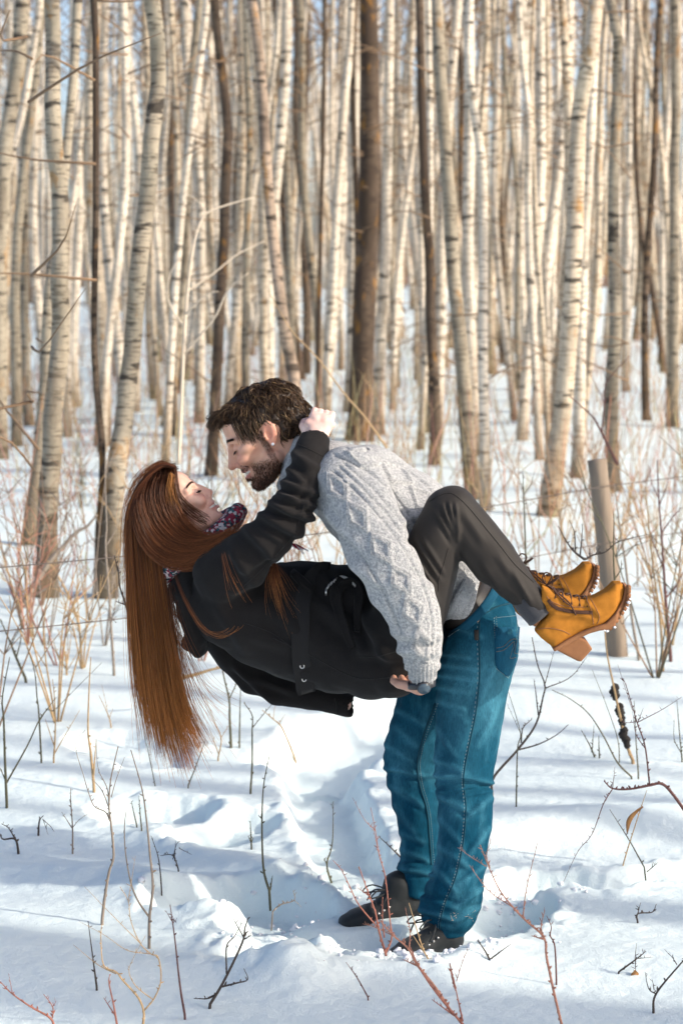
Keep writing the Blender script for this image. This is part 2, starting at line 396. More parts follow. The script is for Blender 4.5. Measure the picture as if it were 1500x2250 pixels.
def tree(pxs, w_px, tone, label, group='aspen trees in the wood behind the couple', base=None, name='aspen_tree', H=12.5, w_top=None, Ybase=None):
    "a tree traced as centre points from the top of the frame down to its foot"
    if base is None: base = pxs[-1]
    if Ybase is None:
        g = on_snow(*base)
    else:
        g = at(base[0], base[1], Ybase)
    Y = g[1]; K = KK(Y)
    line = np.array([at(x, y, Y) for x, y in pxs][::-1])
    line = line[line[:, 2] > g[2]-.3]
    g = np.array([line[0][0], Y, float(snow_z(line[0][0], Y))]); line[0][2] = g[2]-.12
    sd_ = int(abs(pxs[0][0]*7+pxs[-1][0]*3)) % 9973; rr = random.Random(sd_)
    for k in range(1, len(line)): line[k][1] += rr.uniform(-.05, .05)*(1+k*.3)
    top = line[-1]; d = line[-1]-line[-2]; d /= np.linalg.norm(d); d = d*.5 + np.array([0, 0, .5])
    q = top.copy(); ext = []
    while q[2] < H:
        q = q + d*1.3 + np.array([rr.uniform(-.06, .06), rr.uniform(-.06, .06), .1]); ext.append(q.copy())
    full = np.vstack([line]+([ext] if ext else [])); n = max(14, int((full[-1][2]-full[0][2])*2.2)); P = catmull(full, n)
    r0 = w_px*.46*K; zz = np.clip((P[:, 2]-g[2])/H, 0, 1)
    rad = r0*(1.08 - .35*zz - .6*zz**3) if w_top == 0 else np.interp(P[:, 2], [line[0][2], line[-1][2], H], [r0, (w_top or .66*w_px)*.5*K, .03])
    r0 *= 1.0; root = empty(name, g); V, Fq, Ft, uv = trunk_mesh(P-g, np.maximum(rad, .015), 14, sd_ % 50)
    mb = MB(); mb.add(V, [Fq, Ft], uv); mb.build('trunk', BARK[tone], root)
    cr = bpy.data.objects.new('crown', CROWNS[sd_ % 6]); C.objects.link(cr); cr.parent = root
    i = np.argmin(abs(P[:, 2]-g[2]-H*.7)); cr.location = (P[i][0]-g[0], P[i][1]-g[1], 0); cr.rotation_euler = (0, 0, rr.random()*6.28); s = H/12.0; cr.scale = (s, s, s)
    tag(root, label, 'tree', group); return root
TR = [
 ([(48, -20), (46, 60), (38, 150), (25, 230), (12, 330), (4, 480), (0, 640), (-4, 800), (-6, 1010)], 46, 'grey', 'grey aspen trunk cut by the left picture edge with dark knot'),
 ([(92, -20), (74, 110), (55, 220), (35, 320), (12, 420), (-14, 520), (-44, 700), (-80, 1000)], 22, 'white', 'slim pale aspen leaning out over the top left corner'),
 ([(116, -20), (113, 100), (124, 200), (130, 330), (134, 420), (140, 520), (137, 620), (133, 700), (128, 800), (121, 900), (114, 1000), (108, 1110), (105, 1230), (103, 1312)], 50, 'grey', 'sturdy aspen with orange lichen and dark foot at left front'),
 ([(128, 480), (116, 600), (107, 700), (99, 820), (90, 930), (80, 1040), (70, 1130), (62, 1195)], 32, 'grey', 'slanting aspen close beside the lichen covered trunk at left'),
 ([(217, -20), (208, 120), (192, 200), (177, 300), (166, 400), (157, 480), (151, 600), (148, 760), (150, 960)], 20, 'white', 'curving pale stem passing behind the lichen covered trunk'),
 ([(339, -20), (346, 90), (343, 200), (339, 280), (330, 370), (322, 450), (312, 550), (300, 650), (290, 750), (279, 850), (267, 950), (258, 1040), (250, 1150), (241, 1250), (232, 1312)], 50, 'grey', 'big leaning aspen with black knots above the woman'),
 ([(206, 700), (205, 790), (210, 880), (222, 960), (226, 1060), (221, 1150), (214, 1230), (212, 1310)], 20, 'dark', 'thin dark twisted stem in front of the big leaning aspen'),
 ([(283, -20), (280, 80), (289, 180), (302, 290), (308, 420), (300, 520), (300, 700), (296, 905)], 24, 'white', 'pale aspen just left of the big leaning trunk'),
 ([(405, -20), (410, 150), (424, 260), (433, 340), (440, 430), (442, 600), (440, 760), (438, 930)], 24, 'white', 'pale bluish aspen right of the big leaning trunk'),
 ([(470, -20), (482, 120), (493, 210), (500, 300), (497, 400), (491, 520), (485, 650), (478, 800), (470, 930), (462, 1045)], 29, 'dark', 'dark trunk above the gap between the two heads'),
 ([(538, -20), (545, 170), (549, 330), (545, 450), (541, 600), (540, 780), (540, 960)], 20, 'grey', 'grey brown trunk left of the rough pink barked tree'),
 ([(612, 60), (590, 220), (575, 310), (558, 400), (541, 520), (523, 640), (507, 780), (497, 920)], 19, 'white', 'slanting white aspen crossing behind the rough pink barked tree'),
 ([(551, -20), (565, 80), (575, 200), (582, 320), (590, 420), (600, 520), (612, 620), (625, 720), (640, 800), (650, 870), (660, 980), (668, 1130)], 33, 'rough', 'sharp rough barked tree with pinkish bark rising behind his head'),
 ([(618, -20), (612, 100), (618, 240), (630, 380), (636, 500), (640, 650), (642, 900)], 22, 'grey', 'brownish aspen with orange lichen right of the rough tree'),
 ([(712, -20), (712, 150), (709, 300), (705, 480), (700, 700), (697, 930)], 13, 'dark', 'thin black dead snag left of the wide dark trunk'),
 ([(772, -20), (766, 130), (753, 250), (743, 400), (735, 550), (728, 680), (720, 800), (715, 960)], 24, 'white', 'smooth pale aspen left of the wide dark trunk'),
 ([(808, -20), (811, 150), (812, 300), (809, 450), (806, 550), (801, 650), (797, 750), (793, 850), (790, 968)], 60, 'dark', 'widest dark brown furrowed trunk behind his back'),
 ([(855, -20), (853, 200), (850, 400), (847, 550), (839, 700), (833, 850), (830, 955)], 29, 'white', 'bright white aspen hugging the wide dark trunk'),
 ([(934, -20), (926, 160), (915, 260), (905, 340), (890, 460), (880, 540), (868, 680), (862, 900)], 16, 'white', 'slim leaning aspen between white and scarred trunks'),
 ([(960, -20), (965, 150), (972, 250), (979, 350), (986, 450), (995, 600), (1005, 700), (1015, 800), (1022, 900), (1031, 1000), (1042, 1098)], 38, 'grey', 'straight greenish grey aspen with black dashes rising beside her knee'),
 ([(925, 180), (932, 430), (944, 580), (946, 700), (954, 850), (957, 950), (952, 1022)], 29, 'dark', 'brown trunk with black hollow left of the scarred aspen'),
 ([(1032, -20), (1026, 130), (1042, 260), (1058, 360), (1062, 500), (1060, 650), (1059, 800), (1063, 950), (1066, 1122)], 27, 'white', 'white aspen with yellow lichen right of the scarred aspen'),
 ([(1312, -20), (1292, 120), (1277, 230), (1266, 400), (1258, 550), (1250, 700), (1240, 850), (1229, 950), (1213, 1050), (1198, 1132)], 48, 'pale', 'large forked aspen with flared foot above the boots'),
 ([(1306, 60), (1298, 230), (1290, 400), (1280, 540), (1274, 680), (1272, 800), (1270, 950), (1264, 1050)], 30, 'white', 'pale aspen with brown foot behind the forked tree'),
 ([(1341, -20), (1349, 70), (1359, 130), (1352, 250), (1346, 400), (1350, 550), (1350, 650), (1347, 750), (1343, 850), (1342, 950), (1345, 1030), (1349, 1080)], 34, 'grey', 'grey aspen with knobby top directly behind the fence post'),
 ([(1440, 140), (1436, 300), (1428, 450), (1416, 600), (1414, 750), (1417, 850), (1420, 925)], 20, 'dark', 'dark slim trunk with orange bark near the right edge'),
 ([(1480, -20), (1486, 200), (1483, 400), (1480, 600), (1478, 800), (1476, 938)], 28, 'grey', 'brown grey trunk nearest the right picture edge'),
 ([(1395, -20), (1418, 150), (1445, 260), (1458, 400), (1466, 560), (1468, 760), (1470, 900)], 16, 'pale', 'thin bent aspen leaning across the top right corner'),
 ([(1382, 100), (1380, 300), (1378, 500), (1374, 650), (1374, 860)], 17, 'white', 'straight white stem between post and dark slim trunk'),
 ([(1135, -20), (1150, 150), (1160, 260), (1158, 420), (1166, 600), (1172, 760), (1178, 900), (1186, 1010)], 20, 'white', 'bending white aspen left of the forked tree'),
 ([(1096, -20), (1090, 200), (1084, 380), (1090, 560), (1104, 700), (1120, 830), (1132, 925)], 17, 'white', 'slim tilted aspen above her shin'),
 ([(1172, -20), (1166, 160), (1172, 380), (1180, 560), (1190, 700), (1200, 860), (1205, 1000)], 14, 'pale', 'thin pale stem close to the forked tree foot'),
]
forked = None
for e in TR:
    o = tree(*e)
    if 'forked' in e[3]: forked = o
# second stem of the forked tree
gy_ = forked.location; K = KK(gy_[1]); stem = np.array([at(x, y, gy_[1]) for x, y in [(1258, 560), (1254, 420), (1251, 300), (1246, 200), (1238, 60), (1232, -60)]]) - np.array(gy_)
stem = np.vstack([stem, stem[-1]+[-.05, 0, 2], stem[-1]+[-.1, .1, 6]]); P = catmull(stem, 22); V, Fq, Ft, uv = trunk_mesh(P, np.linspace(15*K, 6*K, 22), 12, 9, 1.0)
mb = MB(); mb.add(V, [Fq, Ft], uv); mb.build('fork_stem', BARK['pale'], forked)
# ---- the trees between and beyond them, each one standing on its own
taken = [(o[0][-1][0], o[0][-1][1]) for o in TR]
TRPX = []
for e in TR: a_ = np.array(e[0], float); TRPX.append((a_[:, 0], a_[:, 1], e[1], on_snow(*e[0][-1])[1]+6))
r = random.Random(11); NMID = 255; made = 0; spots = []; MIDS = []
LABW = {'white': 'white', 'pale': 'cream', 'grey': 'grey', 'dark': 'brown'}
while made < NMID:
    d = 20 + 60*r.random(); Y = d-6
    half = 750/F_PX*d*1.03; x = r.uniform(-half, half)
    if any((x-a)**2 + (Y-b)**2 < .55**2 for a, b in spots): continue
    pxx = 750+x/d*F_PX
    if any(d < dt+1.5 and abs(pxx - np.interp(550, ys_, xs_)) < wt*.5+22 for xs_, ys_, wt, dt in TRPX): continue
    if 1290 < pxx < 1480 and r.random() < .45: continue
    spots.append((x, Y)); made += 1
    tone = r.choices(['white', 'pale', 'grey', 'dark'], [.48, .28, .16, .08])[0]
    H = r.uniform(11, 14); r0 = .032+.04*r.random()**1.3 + .018*sstep(30, 60, d); lean = r.gauss(0, .045); bend = r.gauss(0, .18); bl = r.gauss(0, .05); ph = r.uniform(0, 6.28)
    z0 = float(snow_z(x, Y)); g = np.array([x, Y, z0]); zz = np.linspace(-.1, H, 22)
    wob = .05*np.sin(zz*r.uniform(.8, 1.5)+ph)
    P = np.stack([lean*zz + bend*np.sin(zz/H*3.1) + wob, bl*zz*.5, zz], -1)
    rad = np.maximum(r0*(1.1-.4*zz/H-.55*(zz/H)**3), .014)
    root = empty('aspen_tree', g); V, Fq, Ft, uv = trunk_mesh(P, rad, 8, made % 50); mb = MB(); mb.add(V, [Fq, Ft], uv); mb.build('trunk', BARK[tone], root)
    cr = bpy.data.objects.new('crown', CROWNS[made % 6]); C.objects.link(cr); cr.parent = root; cr.location = (P[15][0], P[15][1], 0); cr.rotation_euler = (0, 0, r.random()*6.28)
    cr.scale = (H/12,)*3
    size = 'thick' if r0 > .066 else ('slim' if r0 > .048 else 'thin')
    MIDS.append((root, 750+(x+lean*2.2)/d*F_PX, size, LABW[tone], 'near row' if d < 34 else ('middle row' if d < 56 else 'far row')))
LMK = [(-200, 'picture edge'), (137, 'lichen trunk'), (306, 'leaning aspen'), (488, 'dark trunk'), (610, 'rough tree'), (804, 'widest trunk'), (995, 'scarred aspen'), (1256, 'forked aspen'), (1350, 'knobby aspen'), (1800, 'picture edge')]
NTH = ['first', 'second', 'third', 'fourth', 'fifth', 'sixth', 'seventh', 'eighth', 'ninth', 'tenth']
def seg(px):
    for (a, na), (b, nb) in zip(LMK[:-1], LMK[1:]):
        if a <= px < b: return f'between {na} and {nb}'
    return 'at picture edge'
def number_labels(items, kind, cat, grp):
    by = {}
    for it in items: by.setdefault((it[2], it[3], it[4], seg(it[1])), []).append(it)
    for (size, tone, dep, sg), l in by.items():
        l.sort(key=lambda e: e[1])
        for k_, it in enumerate(l): tag(it[0], f'{size} {tone} {kind}, {dep}, ' + (f'{NTH[min(k_, 9)]} from left ' if len(l) > 1 else '') + sg, cat, grp)
number_labels(MIDS, 'aspen', 'tree', 'aspen trees in the wood behind the couple')
# ---- the far wood and the wood outside the frame that shades the snow: one mass
mb = MB(); r = random.Random(5)
def loose_trunk(x, Y, H, r0, sides=5, n=7, twigs=0):
    z0 = float(snow_z(x, Y)); zz = np.linspace(-.1, H, n); lean = r.gauss(0, .045); bend = r.gauss(0, .2)
    P = np.stack([x + lean*zz + bend*np.sin(zz/H*3.1), np.full(n, Y)+r.gauss(0, .02)*zz, z0+zz], -1)
    tone = r.choices([(.70, .62, .52), (.58, .50, .40), (.36, .32, .26), (.17, .12, .085)], [.45, .3, .15, .1])[0]; k = r.uniform(.85, 1.1)
    mb.tube(P, np.maximum(r0*(1.1-.4*zz/H-.5*(zz/H)**3), .012), sides, col=tuple(c*k for c in tone))
    for _ in range(twigs):
        z = r.uniform(.35, 1)*H; a = r.random()*6.28; L = r.uniform(.5, 1.6); i = min(n-1, int((z+.1)/H*(n-1)))
        p0 = P[i]; e = p0 + np.array([math.cos(a)*L*.6, math.sin(a)*L*.6, L*.75]); m = (p0+e)/2 + np.array([r.uniform(-.1, .1), 0, -.1])
        mb.tube(np.array([p0, m, e]), [.022, .014, .004], 3, col=(.30, .22, .15))
for k in range(210):
    d = r.uniform(80, 125); half = 750/F_PX*d*1.25; loose_trunk(r.uniform(-half, half), d-6, r.uniform(10, 14.5), r.uniform(.05, .11), twigs=9)
wd = mb.build('distant_wood', colmat('far_bark', .9, 8, .25, 0)); tag(wd, 'far mass of pale bare trunks filling the background', 'woods', kind='stuff')
mb = MB()
for k in range(46):        # wood to the sides of the frame
    side = r.choice([-1, 1, 1]); Y = r.uniform(8, 40); half = 750/F_PX*(Y+6)*1.08 + .3
    loose_trunk(side*(half + r.uniform(0, 14)), Y, r.uniform(11, 14), r.uniform(.05, .09), 7, 12, 6)
SHADERS = []          # trunks towards the sun whose shadows cross the snow in view
for k_, (y0, r0) in enumerate([(-.62, .15), (-.90, .15), (-1.2, .14), (.42, .11), (-.44, .07), (1.3, .08), (1.6, .07), (2.2, .06), (2.7, .07), (3.5, .06), (4.4, .07), (5.6, .06), (7.0, .07), (.95, .05)]):
    t_ = 5.5 + (k_*2.7) % 6.5; SHADERS.append((math.sin(SUN_AZ)*t_, y0 + math.cos(SUN_AZ)*t_, r0))
for x, Y, r0 in SHADERS: loose_trunk(x, Y, r.uniform(12, 14), r0, 9, 14, 14)
sw = mb.build('side_wood', colmat('side_bark', .9, 8, .25, 0)); tag(sw, 'bare aspens standing beside the view that stripe the snow with shade', 'woods', kind='stuff')
# ---- brown brush at the field edge
mb = MB(); r = random.Random(8)
for k in range(2600):
    d = r.uniform(112, 140); half = 750/F_PX*d*1.3; x = r.uniform(-half, half); Y = d-6; z0 = float(snow_z(x, Y)); h = r.uniform(1.2, 3.4)
    e = np.array([x+r.uniform(-.5, .5), Y+r.uniform(-.3, .3), z0+h]); mb.tube(np.array([[x, Y, z0-.1], [(x+e[0])/2+r.uniform(-.15, .15), Y, z0+h*.5], e]), [.03, .022, .008], 3, col=tuple(c*r.uniform(.75, 1.2) for c in (.34, .22, .15)))
br = mb.build('distant_brush', colmat('brush', .9, 8, .2, 0)); tag(br, 'reddish brown brush along the far field edge', 'brush', kind='stuff')
# ================================================================== the couple
class Vol:
    def __init__(s, lo, hi, h):
        s.lo = np.asarray(lo, float); s.h = h; n = np.ceil((np.asarray(hi)-s.lo)/h).astype(int)+1
        s.F = np.full(n, 1e3, np.float32); s.ax = [s.lo[i] + np.arange(n[i])*h for i in range(3)]
    def sub(s, lo, hi, grid=True):
        sl = []
        for i in range(3):
            a = int(np.clip(np.floor((lo[i]-s.lo[i])/s.h), 0, s.F.shape[i]-1)); b = int(np.clip(np.ceil((hi[i]-s.lo[i])/s.h)+1, a+1, s.F.shape[i])); sl.append(slice(a, b))
        if not grid: return tuple(sl), None
        f4 = np.float32; return tuple(sl), [s.ax[0][sl[0]].astype(f4)[:, None, None], s.ax[1][sl[1]].astype(f4)[None, :, None], s.ax[2][sl[2]].astype(f4)[None, None, :]]
    def put(s, sl, d, k, carve=False):
        A = s.F[sl]
        if carve:
            d = -d; h = np.clip(.5 - .5*(A-d)/k, 0, 1); s.F[sl] = A*(1-h) + d*h + k*h*(1-h)
        else:
            h = np.clip(.5 + .5*(d-A)/k, 0, 1); s.F[sl] = d*(1-h) + A*h - k*h*(1-h)
    def limb(s, pts, k=.01, side=(0, 1, 0), carve=False):
        "pts rows: x y z ra rb ; rb is the radius along `side`"
        pts = np.asarray(pts, float)
        if pts.shape[1] == 4: pts = np.hstack([pts, pts[:, 3:4]])
        m = pts[:, 3:5].max() + k + 3*s.h; sl, _ = s.sub(pts[:, :3].min(0)-m, pts[:, :3].max(0)+m, False)
        best = np.full([q.stop-q.start for q in sl], 1e3, np.float32); sd_ = np.asarray(side, float); f4 = np.float32
        for a, b in zip(pts[:-1], pts[1:]):
            m = max(a[3:5].max(), b[3:5].max()) + k + 3*s.h; s2, g = s.sub(np.minimum(a[:3], b[:3])-m, np.maximum(a[:3], b[:3])+m); loc = tuple(slice(q.start-p.start, q.stop-p.start) for q, p in zip(s2, sl))
            ba = b[:3]-a[:3]; L2 = ba@ba + 1e-12; X, Y_, Z = [x-f4(c) for x, c in zip(g, a[:3])]
            t = np.clip((X*f4(ba[0]) + Y_*f4(ba[1]) + Z*f4(ba[2]))/f4(L2), 0, 1); X = X-t*f4(ba[0]); Y_ = Y_-t*f4(ba[1]); Z = Z-t*f4(ba[2])
            sdn = sd_ - ba*(sd_@ba)/L2; l = np.linalg.norm(sdn); sdn = sdn/l if l > 1e-3 else np.array([1., 0, 0])
            bb = X*f4(sdn[0]) + Y_*f4(sdn[1]) + Z*f4(sdn[2]); a2 = np.maximum(X*X+Y_*Y_+Z*Z-bb*bb, 0); b2 = bb*bb; ra = (f4(a[3])+f4(b[3]-a[3])*t)**2; rb = (f4(a[4])+f4(b[4]-a[4])*t)**2
            k0 = np.sqrt(a2/ra + b2/rb) + f4(1e-6); k1 = np.sqrt(a2/(ra*ra) + b2/(rb*rb)) + f4(1e-6)
            d = k0*(k0-1)/k1; d = np.where(k0 < .35, -np.sqrt(np.minimum(ra, rb))*(1-k0), d); best[loc] = np.minimum(best[loc], d)
        s.put(sl, best, k, carve)
    def ell(s, c, r, k=.01, R=None, carve=False):
        c = np.asarray(c, float); r = np.broadcast_to(np.asarray(r, float), (3,)); m = r.max() + k + 3*s.h; sl, g = s.sub(c-m, c+m); q = [x-np.float32(cc) for x, cc in zip(g, c)]; r = r.astype(np.float32)
        if R is not None: R = np.asarray(R, np.float32); q = [q[0]*R[0, i]+q[1]*R[1, i]+q[2]*R[2, i] for i in range(3)]
        k0 = np.sqrt(sum((q[i]/r[i])**2 for i in range(3))) + np.float32(1e-6); k1 = np.sqrt(sum((q[i]/r[i]**2)**2 for i in range(3))) + np.float32(1e-6)
        d = np.where(k0 < .3, -r.min()*(1-k0), k0*(k0-1)/k1); s.put(sl, d, k, carve)
    def prism(s, poly, yc, hy, rnd=.008, k=.006, carve=False, hyf=None):
        "polygon in x,z extruded +-hy about y=yc, rounded; hyf(x,z) may vary the half depth"
        poly = np.asarray(poly, float); m = rnd + k + 3*s.h
        lo = np.array([poly[:, 0].min()-m, yc-hy-m, poly[:, 1].min()-m]); hi = np.array([poly[:, 0].max()+m, yc+hy+m, poly[:, 1].max()+m]); sl, g = s.sub(lo, hi)
        G = np.stack(np.broadcast_arrays(g[0][:, 0, :], g[2][:, 0, :]), -1); d = np.full(G.shape[:2], 1e9); ins = np.zeros(G.shape[:2], bool); n = len(poly)
        for i in range(n):
            a, b = poly[i], poly[(i+1) % n]; e = b-a; w_ = G-a; t = np.clip((w_@e)/(e@e+1e-12), 0, 1); q = w_-t[..., None]*e; d = np.minimum(d, (q*q).sum(-1))
            c = (a[1] > G[..., 1]) != (b[1] > G[..., 1]); xx = (b[0]-a[0])*(G[..., 1]-a[1])/(b[1]-a[1]+1e-12)+a[0]; ins ^= c & (G[..., 0] < xx)
        d = np.sqrt(d)*np.where(ins, -1, 1) + rnd; H = hy if hyf is None else hyf(G[..., 0], G[..., 1])
        dy = np.abs(g[1]-yc) - (H if np.isscalar(H) else H[:, None, :]) + rnd; dd = d[:, None, :]
        s.put(sl, np.hypot(np.maximum(dd, 0), np.maximum(dy, 0)) + np.minimum(np.maximum(dd, dy), 0) - rnd, k, carve)
    def halfspace(s, p, n, k=.004):
        "keep the side that n points away from"
        sl, g = s.sub(s.lo, s.lo+np.array(s.F.shape)*s.h); d = sum((x-np.float32(c_))*np.float32(n_) for x, c_, n_ in zip(g, p, n))
        A = s.F; h = np.clip(.5 - .5*(A-d)/k, 0, 1); s.F = (A*(1-h)+d*h+k*h*(1-h)).astype(np.float32)
    def mesh(s, relax=1):
        F = s.F; S = F < 0; c = np.zeros(tuple(n-1 for n in F.shape), np.int8)
        for a in (0, 1):
            for b in (0, 1):
                for d in (0, 1): c += S[a:S.shape[0]-1+a, b:S.shape[1]-1+b, d:S.shape[2]-1+d]
        act = (c > 0) & (c < 8); id_ = np.full(act.shape, -1, np.int64); n = int(act.sum()); id_[act] = np.arange(n); I, J, K_ = np.nonzero(act)
        acc = np.zeros((n, 3)); cnt = np.zeros(n); cor = [(a, b, d) for a in (0, 1) for b in (0, 1) for d in (0, 1)]
        for a in cor:
            for ax in range(3):
                if a[ax]: continue
                b = list(a); b[ax] = 1; fa = F[I+a[0], J+a[1], K_+a[2]]; fb = F[I+b[0], J+b[1], K_+b[2]]; m = (fa < 0) != (fb < 0)
                t = np.where(m, fa/np.where(m, fa-fb, 1), 0); p = np.tile(np.array(a, float), (n, 1)); p[:, ax] = t; acc[m] += p[m]; cnt[m] += 1
        V = (np.stack([I, J, K_], -1) + acc/np.maximum(cnt, 1)[:, None])*s.h + s.lo
        faces = []
        for ax in range(3):
            o = [x for x in range(3) if x != ax]; a = [slice(None)]*3; b = [slice(None)]*3; a[ax] = slice(0, -1); b[ax] = slice(1, None)
            for q in o: a[q] = slice(1, -1); b[q] = slice(1, -1)
            sa = S[tuple(a)]; sb = S[tuple(b)]; e = np.argwhere(sa != sb); fl = sa[sa != sb]; e[:, o] += 1
            def cid(du, dv):
                q = e.copy(); q[:, o[0]] += du; q[:, o[1]] += dv; return id_[q[:, 0], q[:, 1], q[:, 2]]
            quad = np.stack([cid(-1, -1), cid(0, -1), cid(0, 0), cid(-1, 0)], -1)
            if ax == 1: fl = ~fl
            quad[~fl] = quad[~fl][:, ::-1]; faces.append(quad)
        Fq = np.vstack(faces); Fq = Fq[(Fq >= 0).all(1)]
        for _ in range(relax):
            ia = np.concatenate([Fq[:, i] for i in range(4)] + [Fq[:, (i+1) % 4] for i in range(4)]); ib = np.concatenate([Fq[:, (i+1) % 4] for i in range(4)] + [Fq[:, i] for i in range(4)])
            acc = np.stack([np.bincount(ia, V[ib, c_], len(V)) for c_ in range(3)], -1); cn = np.bincount(ia, minlength=len(V))
            V = .5*V + .5*acc/np.maximum(cn, 1)[:, None]
        return V, Fq
def normals(V, Fq):
    a = V[Fq[:, 2]]-V[Fq[:, 0]]; b = V[Fq[:, 3]]-V[Fq[:, 1]]; fn = np.cross(a, b); ii = Fq.T.ravel(); N = np.stack([np.bincount(ii, np.tile(fn[:, c_], 4), len(V)) for c_ in range(3)], -1)
    return N/(np.linalg.norm(N, axis=1)[:, None]+1e-12)
def L(rows):
    "limb rows from photograph points: px py Y halfwidth_px depth_radius_m"
    out = []
    for px, py, Y, w_, ry in rows: out.append([*at(px, py, Y), w_*KK(Y), ry])
    return np.array(out)
def bounds(*rows, m=.06):
    P = np.vstack([r_[:, :3] for r_ in rows]); R = max(r_[:, 3:].max() for r_ in rows) + m; return P.min(0)-R, P.max(0)+R
def pxpoly(pts, Y): return np.array([at(x, y, Y)[[0, 2]] for x, y in pts])
def folds(V, N, lst, k=KK(-.2)):
    "pressed folds: x0 y0 x1 y1 width amplitude (photograph pixels)"
    q = proj(V); d = np.zeros(len(V))
    for f in lst:
        x0, y0, x1, y1, w_, a = f[:6]; p0 = np.array([x0, y0]); e = np.array([x1-x0, y1-y0]); Ln = np.hypot(*e); e = e/Ln; t = (q-p0)@e; s_ = (q-p0)@np.array([-e[1], e[0]])
        s_ = s_ + .12*Ln*np.sin(np.clip(t/Ln, 0, 1)*3.14)*(f[6] if len(f) > 6 else 0)
        fade = sstep(-.25*Ln, .2*Ln, t)*(1-sstep(.8*Ln, 1.25*Ln, t)); d += fade*a*(np.exp(-(s_/w_)**2) - .75*np.exp(-((s_-1.7*w_)/w_)**2))
    return V + N*(d*k)[:, None]
def ridges(V, N, lines, w_, a, facing=True, k=KK(-.2)):
    q = proj(V); D = np.full(len(V), 1e9)
    for ln in lines:
        ln = np.asarray(ln, float); D = np.minimum(D, pdist(q, ln))
    m = np.exp(-(D/w_)**2)
    if facing: m = m*sstep(.15, -.15, N[:, 1])
    return V + N*(m*a*k)[:, None]
class Surf:
    "casts the camera's ray onto a finished mesh to lay seams, straps and stitches on it"
    def __init__(s, V, Fq): s.b = BVHTree.FromPolygons([tuple(v) for v in V], [tuple(int(i) for i in f) for f in Fq])
    def hit(s, px, py, off=.001):
        d = Vector(ray(px, py)); d.normalize(); p, n, i, _ = s.b.ray_cast(Vector(CAM), d)
        if p is None: return None, None
        if n.dot(d) > 0: n = -n
        return np.array(p + n*off), np.array(n)
    def line(s, pts, n=24, off=.001):
        P = [s.hit(x, y, off)[0] for x, y in catmull(np.array(pts, float), n)]; return np.array([p for p in P if p is not None])
def strap(mb, surf, pts, width_px, thick, n=24, off=.0015, col=None):
    "a flat band following the surface along a photograph polyline"
    c = catmull(np.array(pts, float), n); T = np.gradient(c, axis=0); T /= np.linalg.norm(T, axis=1)[:, None]; Nn = np.stack([-T[:, 1], T[:, 0]], -1)
    rows = []; wv = np.broadcast_to(np.asarray(width_px, float), (n,)) if not np.ndim(width_px) else np.interp(np.linspace(0, 1, n), np.linspace(0, 1, len(width_px)), width_px)
    for i in range(n):
        r_ = []
        for u in (-1, -.5, 0, .5, 1):
            p, nn = surf.hit(*(c[i] + Nn[i]*u*wv[i]*.5), off)
            if p is None: r_ = None; break
            r_.append((p, nn))
        if r_ is not None: rows.append(r_)
    if len(rows) < 2: return
    V = []; m = 5
    for r_ in rows:
        top = [p + nn*thick for p, nn in r_]; bot = [p - nn*.004 for p, nn in r_]; V += [*top, *bot[::-1]]
    V = np.array(V); k = 10; i = np.arange(len(rows)-1)[:, None]*k; j = np.arange(k)[None, :]; j2 = (j+1) % k
    Fq = np.stack([i+j, i+k+j, i+k+j2, i+j2], -1).reshape(-1, 4); e = (len(rows)-1)*k
    ends = np.array([[0, 1, 8, 9], [1, 2, 7, 8], [2, 3, 6, 7], [3, 4, 5, 6]]); mb.add(V, [Fq, ends, ends[:, ::-1]+e], None, col)

# ------------------------------------------------------------------ cloth, skin and hair materials
def knit(name, col, dark, sc=330, fleck=.6):
    t = NT(name); p = t.pos(); v = t.n('ShaderNodeTexVoronoi'); v.inputs['Scale'].default_value = sc; t.l(p, v.inputs['Vector']); f = t.noise(p, 150, 4, .7); g = t.noise(p, 14, 2)
    c = t.mix(t.ramp(f, [(.38, 0), (.62, fleck)]), col, dark); t.base(t.mix(t.math('MULTIPLY', g, .25), c, tuple(.8*x for x in col))); t.set(Roughness=.95)
    t.b.inputs['Sheen Weight'].default_value = .25; t.b.inputs['Specular IOR Level'].default_value = .15
    t.bump(t.math('ADD', t.math('MULTIPLY', v.outputs['Distance'], -1.0), t.math('MULTIPLY', f, .5)), .9, .0045); return t.m
def cloth(name, col, rough=.85, sheen=.2, nsc=200, amt=.2, bump=.3, bd=.001, spec=.2):
    t = NT(name); p = t.pos(); f = t.noise(p, nsc, 4, .7); g = t.noise(p, 9, 3)
    c = t.mix(f, tuple(x*(1-amt) for x in col), tuple(x*(1+amt) for x in col)); t.base(t.mix(t.math('MULTIPLY', g, .3), c, tuple(x*.75 for x in col)))
    t.set(Roughness=rough); t.b.inputs['Sheen Weight'].default_value = sheen; t.b.inputs['Sheen Roughness'].default_value = .5; t.b.inputs['Specular IOR Level'].default_value = spec; t.bump(f, bump, bd); return t.m
M_SWEATER = knit('sweater_knit', (.66, .66, .655), (.20, .215, .24), 360, .85); M_RIB = knit('rib_knit', (.55, .56, .57), (.26, .28, .31), 260, .7)
M_COAT = cloth('coat_felt', (.0155, .0142, .0143), .95, .05, 260, .5, .5, .001, .12)
M_COATEDGE = cloth('coat_stitch', (.017, .016, .0165), .9, .05)
M_LEG = cloth('legging', (.024, .0205, .0185), .68, .05, 500, .2, .3, .0006, .25)
M_SOCK = cloth('sock_knit', (.05, .052, .06), .95, .3, 420, .4, .7, .002)
M_SUEDE = cloth('boot_nubuck', (.44, .175, .026), .92, .0, 28, .42, .4, .0012, .12)
M_SOLE = cloth('boot_sole', (.30, .135, .06), .7, .05, 60, .25, .4, .001)
M_LACE = cloth('lace', (.075, .035, .022), .8, .1, 400, .4, .5, .0006)
